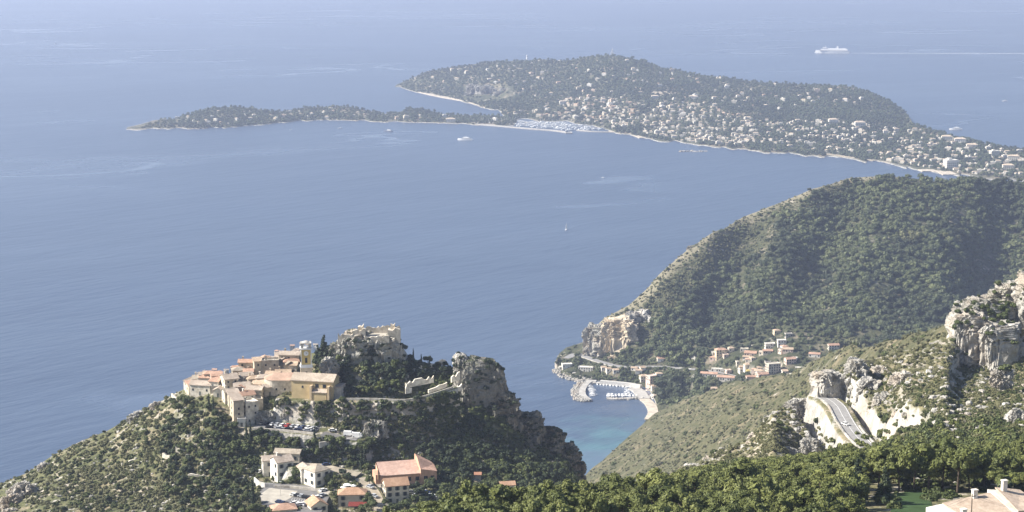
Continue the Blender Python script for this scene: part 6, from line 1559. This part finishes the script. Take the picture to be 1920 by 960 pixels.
def far_house(x, y, me, s, fan, label, group, name='villa', cat='villa', wc=None, rz=None):
    h = cast(x, y, fan)
    if h is None or h[0].z < 2: return None
    o = link(name, me, [], None, h[0], random.uniform(-.7, .7) if rz is None else rz); s *= (.62 * random.uniform(.65, 1.35) if group and 'town' in group else .68 * random.uniform(.7, 1.3) if group and 'neck' in group else .85 if name == 'villa' else .9); o.scale = (s, s, s * random.uniform(.9, 1.3)); o.color = (wc or random.choice(WHITES)) + (1,)
    if label: tag(o, label, cat, group)
    BOXES2.append((x, y, 9 * s * 3400 / h[0].y)); return o
fv_n = 0; rest = []
for poly, dx, dy, dens, lab, grp, fan, sc_rng, seed in (
    (TOWN, 9.5, 4.2, .78, 'pale house packed among others in the far harbour town', 'houses of the far harbour town', [FA], (.7, 1.15), 61),
    (TOWN2, 10.5, 5.2, .62, 'white villa among trees on the low neck of the cape', 'villas on the neck of the cape', [FA], (.75, 1.2), 62),
    (HILLS, 26, 9, .62, 'white villa alone among the woods on the high side of the cape', 'villas in the cape woods', [FA], (.6, 1.0), 63),
    (STRIP, 20, 5.5, .62, 'white villa among trees on the narrow headland', 'villas on the narrow headland', [FB], (.55, .9), 64)):
    for x, y in jgrid(min(p[0] for p in poly), max(p[0] for p in poly), min(p[1] for p in poly), max(p[1] for p in poly), dx, dy, seed):
        if not inside((x, y), poly) or random.random() > dens * 1.05 * (.35 + 1.1 * min(1, max(0, .5 + 1.4 * float(fbm(np.array([x / 26.]), np.array([y / 9.]), None, 90, 3)[0])))): continue
        if fv_n < 225 or poly in (HILLS, STRIP):
            if far_house(x, y, random.choice(FV), random.uniform(*sc_rng), fan, lab, grp): fv_n += 1
        else:
            h = cast(x, y, fan)
            if h and h[0].z > 2: rest.append((h[0].x, h[0].y, h[0].z, random.uniform(*sc_rng) * .64, x, y)); BOXES2.append((x, y, 5))
for x, y, k, s, lb, rz in ((1782, 316, 4, 1.7, 'tall cream apartment block near the beach of the neck', .35), (1864, 292, 4, 1.25, 'cream block above the railway cutting of the far town', .3), (1562, 231, 6, 1.4, 'big white mansion on the neck, left of the pair', .1), (1612, 238, 6, 1.6, 'big long white mansion on the neck, right of the pair', .1), (1384, 182, 1, .9, 'lone white mansion in the middle of the cape woods', .3),
        (1300, 186, 6, 1.5, 'long pale building beside the terraced fields', -.15), (1228, 184, 6, 1.2, 'cream building below the terraced fields', .1), (858, 121, 6, .8, 'white house on the skyline near the cape tip', .1), (1242, 246, 4, .9, 'bright white hotel behind the far beach', .3), (1150, 100, 5, 1.0, 'small white chapel on the summit of the cape', 0),
        (845, 229, 6, 1.5, 'long white boathouse on the waterline of the headland', .05), (1660, 250, 1, 1.0, 'white villa with clear lawn on the neck of the cape', .2), (1900, 300, 6, 1.5, 'long white building at the edge of the far town', -.2), (1890, 318, 6, 1.4, 'wide white building low in the far town', -.1),
        (1775, 263, 6, 1.5, 'pink-roofed building on the skyline of the neck, first from the sea', -.1), (1800, 268, 6, 1.6, 'pink-roofed building on the skyline of the neck, second from the sea', -.15), (1822, 278, 6, 1.5, 'pink-roofed building on the skyline of the neck, third from the sea', -.1), (385, 204, 1, .9, 'pale mansion on the crest of the headland', .2), (1265, 258, 6, .9, 'cream building by the rocks at the end of the far beach', .1)):
    far_house(x, y, FV[k], s, [FA, FB], lb, 'large buildings of the cape', 'mansion' if s > 1.1 else 'villa', 'building', WHITES[random.choice((0, 1))], rz)
b = MB(); vsA, fsA, mA = [], [], []
for X, Y, Z, s, x, y in rest:
    me = random.choice(FV); a = random.uniform(-.7, .7); c_, s_ = math.cos(a), math.sin(a)
    b.add([((v.co.x * c_ - v.co.y * s_) * s + X, (v.co.x * s_ + v.co.y * c_) * s + Y, v.co.z * s + Z) for v in me.vertices], [tuple(p.vertices) for p in me.polygons]); b.m[-len(me.polygons):] = [p.material_index for p in me.polygons]
if rest:
    ob = b.build('distant_houses', [M['wall'], M['tile'], M['glass']]); ob.color = (1.25, 1.2, 1.1, 1); tag(ob, kind='stuff')
print('FAR HOUSES', fv_n, len(rest))
# lighthouse and semaphore
h = Vector(P(988, 115, 7760)); lt = empty('lighthouse', h); tag(lt, 'slim white lighthouse rising behind the ridge of the cape', 'lighthouse')
MB().tube([(0, 0, -4), (0, 0, 22)], [3.2, 2.4], 10).build('tower', M['white'], lt); MB().tube([(0, 0, 22), (0, 0, 23)], [3.6, 3.6], 10).build('gallery', M['concrete'], lt); MB().tube([(0, 0, 23), (0, 0, 26.5)], [1.8, 1.6], 8).tube([(0, 0, 26.5), (0, 0, 28.5)], [2, .1], 8).build('lantern', M['white'], lt)
h = Vector(P(1148, 102, 7395)); lt = empty('signal_tower', h); tag(lt, 'white signal station tower on the very summit of the cape', 'tower')
MB().box(-6, 6, -5, 5, -4, 9).build('base', M['white'], lt); MB().box(-3, 3, -3, 3, 9, 20, 0, .4, .4).build('tower', M['white'], lt); MB().tube([(0, 0, 20), (0, 0, 26)], [.8, .3], 6).build('mast', M['white'], lt)
# tall apartment towers' neighbour: road cutting pale strip and pale fields
for pts_, wd in (([(1050, 176), (1054, 183), (1070, 190)], 14), ([(1095, 103), (1115, 105), (1135, 107)], 10), ([(1480, 280), (1560, 290), (1640, 302)], 16)):
    pp = [cast(x, y, [FA]) for x, y in pts_]
    if all(pp): ribbon('cape_road', dense([p[0] + Vector((0, 0, 1)) for p in pp]), wd, 'lane', th=3, dz=.5)
pp = [cast(x, y, [FA]) for x, y in ((1222, 172), (1268, 173), (1268, 178), (1222, 177))]
if all(pp): MB().add([p[0] + Vector((0, 0, 3)) for p in pp] + [p[0] + Vector((0, 0, -9)) for p in pp], [(0, 1, 2, 3), (7, 6, 5, 4), (0, 4, 5, 1), (1, 5, 6, 2), (2, 6, 7, 3), (3, 7, 4, 0)]).build('terraced_field', M['lawn2'] if 'lawn2' in M else M['lane']); tag(bpy.data.objects.get('terraced_field'), kind='structure')
# woods
CT = simple_temps(6, 4, .13, 14, 700, .5, .42, .26, .3, .44)
B2 = np.array(BOXES2); items = []
for fan, poly, dx, dy, seed, dn in (([FA], [(742, 164), (760, 143), (800, 126), (1060, 104), (1150, 94), (1240, 116), (1400, 144), (1580, 152), (1640, 168), (1704, 208), (1712, 228), (1760, 240), (1930, 276), (1930, 340), (1640, 303), (1400, 283), (1190, 257), (1120, 236), (940, 224), (900, 200)], 5.6, 2.0, 71, .93),
                            ([FB], [(262, 241), (320, 216), (380, 198), (440, 190), (520, 202), (650, 192), (720, 208), (770, 196), (970, 214), (970, 236), (720, 228), (560, 226), (400, 241)], 5.6, 2.0, 72, .9)):
    for x, y in jgrid(min(p[0] for p in poly), max(p[0] for p in poly), min(p[1] for p in poly), max(p[1] for p in poly), dx, dy, seed):
        if not inside((x, y), poly) or random.random() > dn: continue
        d_ = np.abs(B2[:, 0] - x) < B2[:, 2] * .75; dy_ = y - B2[:, 1]
        if np.any(d_ & (dy_ > -1.2) & (dy_ < 3.6)): continue
        h = cast(x, y, fan)
        if h is None or h[0].z < 1.6: continue
        if 868 < x < 962 and 160 < y < 190 and random.random() < .8: continue
        if inside((x, y), TOWN) and random.random() < .2: continue
        items.append((h[0].x, h[0].y, h[0].z - 1.5, random.uniform(7, 13)))
mass('cape_woods', items, CT, M['cape'])
print('CAPE TREES', len(items))

# ------------------------------------------------------------------ cars
def make_car():
    e = empty('parked_car', (0, 0, 0)); b = MB()
    pr = [(-2.1, .35), (-2.1, .85), (-1.9, .95), (2.0, .9), (2.15, .7), (2.15, .35)]
    b.add([(x, -.85, z) for x, z in pr] + [(x, .85, z) for x, z in pr], [tuple(range(6)), tuple(range(6, 12))[::-1]] + [(i, 6 + i, 6 + (i + 1) % 6, (i + 1) % 6) for i in range(6)])
    kid(e, b.build('body', M['car'], e))
    kid(e, MB().box(-1.7, 1.05, -.78, .78, .93, 1.4, 0, .42, .1).build('glazing', M['glass'], e)); kid(e, MB().box(-1.26, .62, -.68, .68, 1.4, 1.46).build('roof', M['car'], e))
    for sx in (-1.35, 1.35):
        for sy in (-.82, .82):
            w_ = MB(); n = 12; vs = [(.33 * math.cos(6.2832 * i / n), y_, .33 * math.sin(6.2832 * i / n)) for y_ in (-.1, .1) for i in range(n)]
            w_.add(vs, [tuple(range(n)), tuple(range(n, 2 * n))[::-1]] + [(i, n + i, n + (i + 1) % n, (i + 1) % n) for i in range(n)]); kid(e, w_.build('wheel', M['rubber'], e, (sx, sy, .33)))
    return e
car0 = make_car(); car_used = [False]
CC = {'white': (.8, .8, .78), 'red': (.45, .05, .04), 'silver': (.45, .47, .5), 'dark blue': (.03, .05, .12), 'black': (.02, .02, .025), 'grey': (.2, .21, .22), 'beige': (.5, .44, .34)}
CAR_BOXES = []
def car(p, rz, colour, label, group):
    e = car0 if not car_used[0] else copy_tree(car0); car_used[0] = True
    e.location = p; e.rotation_euler = (0, 0, R(rz)); tag(e, label, 'car', group); c = CC[colour] + (1,)
    for ch in e.children: ch.color = c
    return e
row = ['beige', 'black', 'white', 'silver', 'white', 'red', 'silver', 'white', 'dark blue', 'white', 'silver']
place = ['beside the houses', 'second from houses', 'third from houses', 'fourth from houses', 'left of the red one', 'in the middle', 'right of the red one', 'second right of the red one', 'fourth from the road end', 'near the road', 'by the road']
for i, c_ in enumerate(row):
    if i in (1,): pass
    car(Pz(492 + i * 9.6, 795 + i * .9, 374.7), 60 + random.uniform(-6, 6), c_, f'{c_} car, upper car park back row, {place[i]}', 'cars in the back row of the upper car park')
for i, c_ in enumerate(['black', 'silver', 'black', 'dark blue', 'silver']):
    car(Pz(505 + i * 18, 803 + i * 1.4, 374.7), random.uniform(-6, 6), c_, f'{c_} car in the front row of the upper car park, {["first", "second", "third", "fourth", "fifth"][i]} from the houses', 'cars in the front row of the upper car park')
for (x, y, rz, c_, lb) in ((624, 808.5, 10, 'white', 'white car at the start of the road by the upper car park'), (583, 807, 30, 'white', 'white car under the trees at the end of the upper car park')):
    car(Pz(x, y, 373.9 if x > 600 else 374.7), rz, c_, lb, 'cars on the upper road')
for i, (x, y, rz, c_) in enumerate([(552, 930, -20, 'white'), (559, 931, -20, 'black'), (566, 932, -20, 'silver'), (573, 934, -20, 'black'), (580, 935, -20, 'black'), (587, 934, 40, 'white'), (596, 934, 40, 'white'), (604, 930, 40, 'silver'),
        (524, 943, -25, 'dark blue'), (531, 945, -25, 'dark blue'), (538, 947, -25, 'black'), (545, 949, -25, 'grey'), (553, 945, 30, 'white'), (560, 948, 30, 'white'), (568, 947, 30, 'white'), (576, 948, 30, 'silver'), (606, 921, 50, 'white'), (547, 950, 30, 'white')]):
    names = ['first', 'second', 'third', 'fourth', 'fifth', 'sixth', 'seventh', 'eighth']
    lb = f'{c_} car in the far row of the lower car park, {names[i]} from the square' if i < 8 else (f'{c_} car in the near row of the lower car park, {names[i - 8]} from the square' if i < 16 else ['white car alone at the upper corner of the lower car park', 'white car tucked in front of the near row of the lower car park'][i - 16])
    car(Pz(x, y, 363.05), rz, c_, lb, 'cars in the lower car park')
for (x, y, rz, c_, lb) in ((612, 873, 20, 'dark blue', 'dark blue car in the shade on the sandy lane'), (694, 915, -40, 'silver', 'silver car on the lane below the orange hall'), (702, 932, -50, 'silver', 'silver car lower down the lane beside the cream house'), (487, 886, 70, 'white', 'white car beside the wall at the top of the gravel square')):
    h = cast(x, y, [FG])
    if h: car((h[0].x, h[0].y, h[0].z + .1), rz, c_, lb, 'cars along the lanes')
for i in range(8):
    h = cast(772 + i * 9, 925 + (i % 3) * 6, [FG])
    if h: car((h[0].x, h[0].y, h[0].z + .1), random.uniform(-20, 20), ['white', 'silver', 'white', 'dark blue', 'white', 'grey', 'silver', 'white'][i], 'car parked in deep shade between the trees right of the cream house', 'cars in the deep shade')
c0 = Pz(1585, 797, 395.05); car(c0, -62, 'white', 'single white car driving on the corniche road', 'cars on the corniche road')
for i in range(12):
    p = Pz(548 + i * 4.6, 934 + i * .35, 363.1); q = Pz(546 + i * 4.6, 939 + i * .35, 363.1); MB().add([(p[0], p[1], 363.09), (p[0] + .12, p[1], 363.09), (q[0] + .12, q[1], 363.09), (q[0], q[1], 363.09)], [(3, 2, 1, 0)]).build('bay_marking', M['white']); 
for o_ in COL.objects:
    if o_.name.startswith('bay_marking'): tag(o_, kind='structure')
# white vans beside the upper road
for x, y, lb in ((654, 817, 'white van parked broadside on the upper road'), (670, 820, 'second white van at the far end of the upper road')):
    e = empty('van', Pz(x, y, 372.7), R(-8)); tag(e, lb, 'van', 'vans on the upper road'); b = MB(); b.box(-2.6, 1.4, -1, 1, .4, 2.5, 0, .05, .08); b.build('cargo_body', M['white'], e); MB().box(1.42, 2.6, -.95, .95, .4, 1.5).box(1.42, 2.3, -.9, .9, 1.5, 2.2, 0, .2, .1).build('cab', M['white'], e)
    MB().box(2.02, 2.36, -.85, .85, 1.52, 2.1, 0, .12, 0).build('windscreen', M['glass'], e)
    for sx in (-1.7, 1.7):
        for sy in (-.95, .95): MB().tube([(sx, sy - .1, .38), (sx, sy + .1, .38)], [.38, .38], 10).build('wheel', M['rubber'], e)
# lamp posts on the square
for x, y, lb in ((526, 930, 'tall lamp post standing in the gravel square'), (426, 955, 'lamp post among the trees left of the gravel square')):
    h = cast(x, y, [FG])
    if h:
        e = empty('lamp_post', h[0]); tag(e, lb, 'lamp post', 'lamp posts of the square'); MB().tube([(0, 0, 0), (0, 0, 7)], [.1, .06], 6).build('pole', M['concrete'], e); MB().box(-.6, .6, -.15, .15, 7, 7.2).build('lamp', M['white'], e)
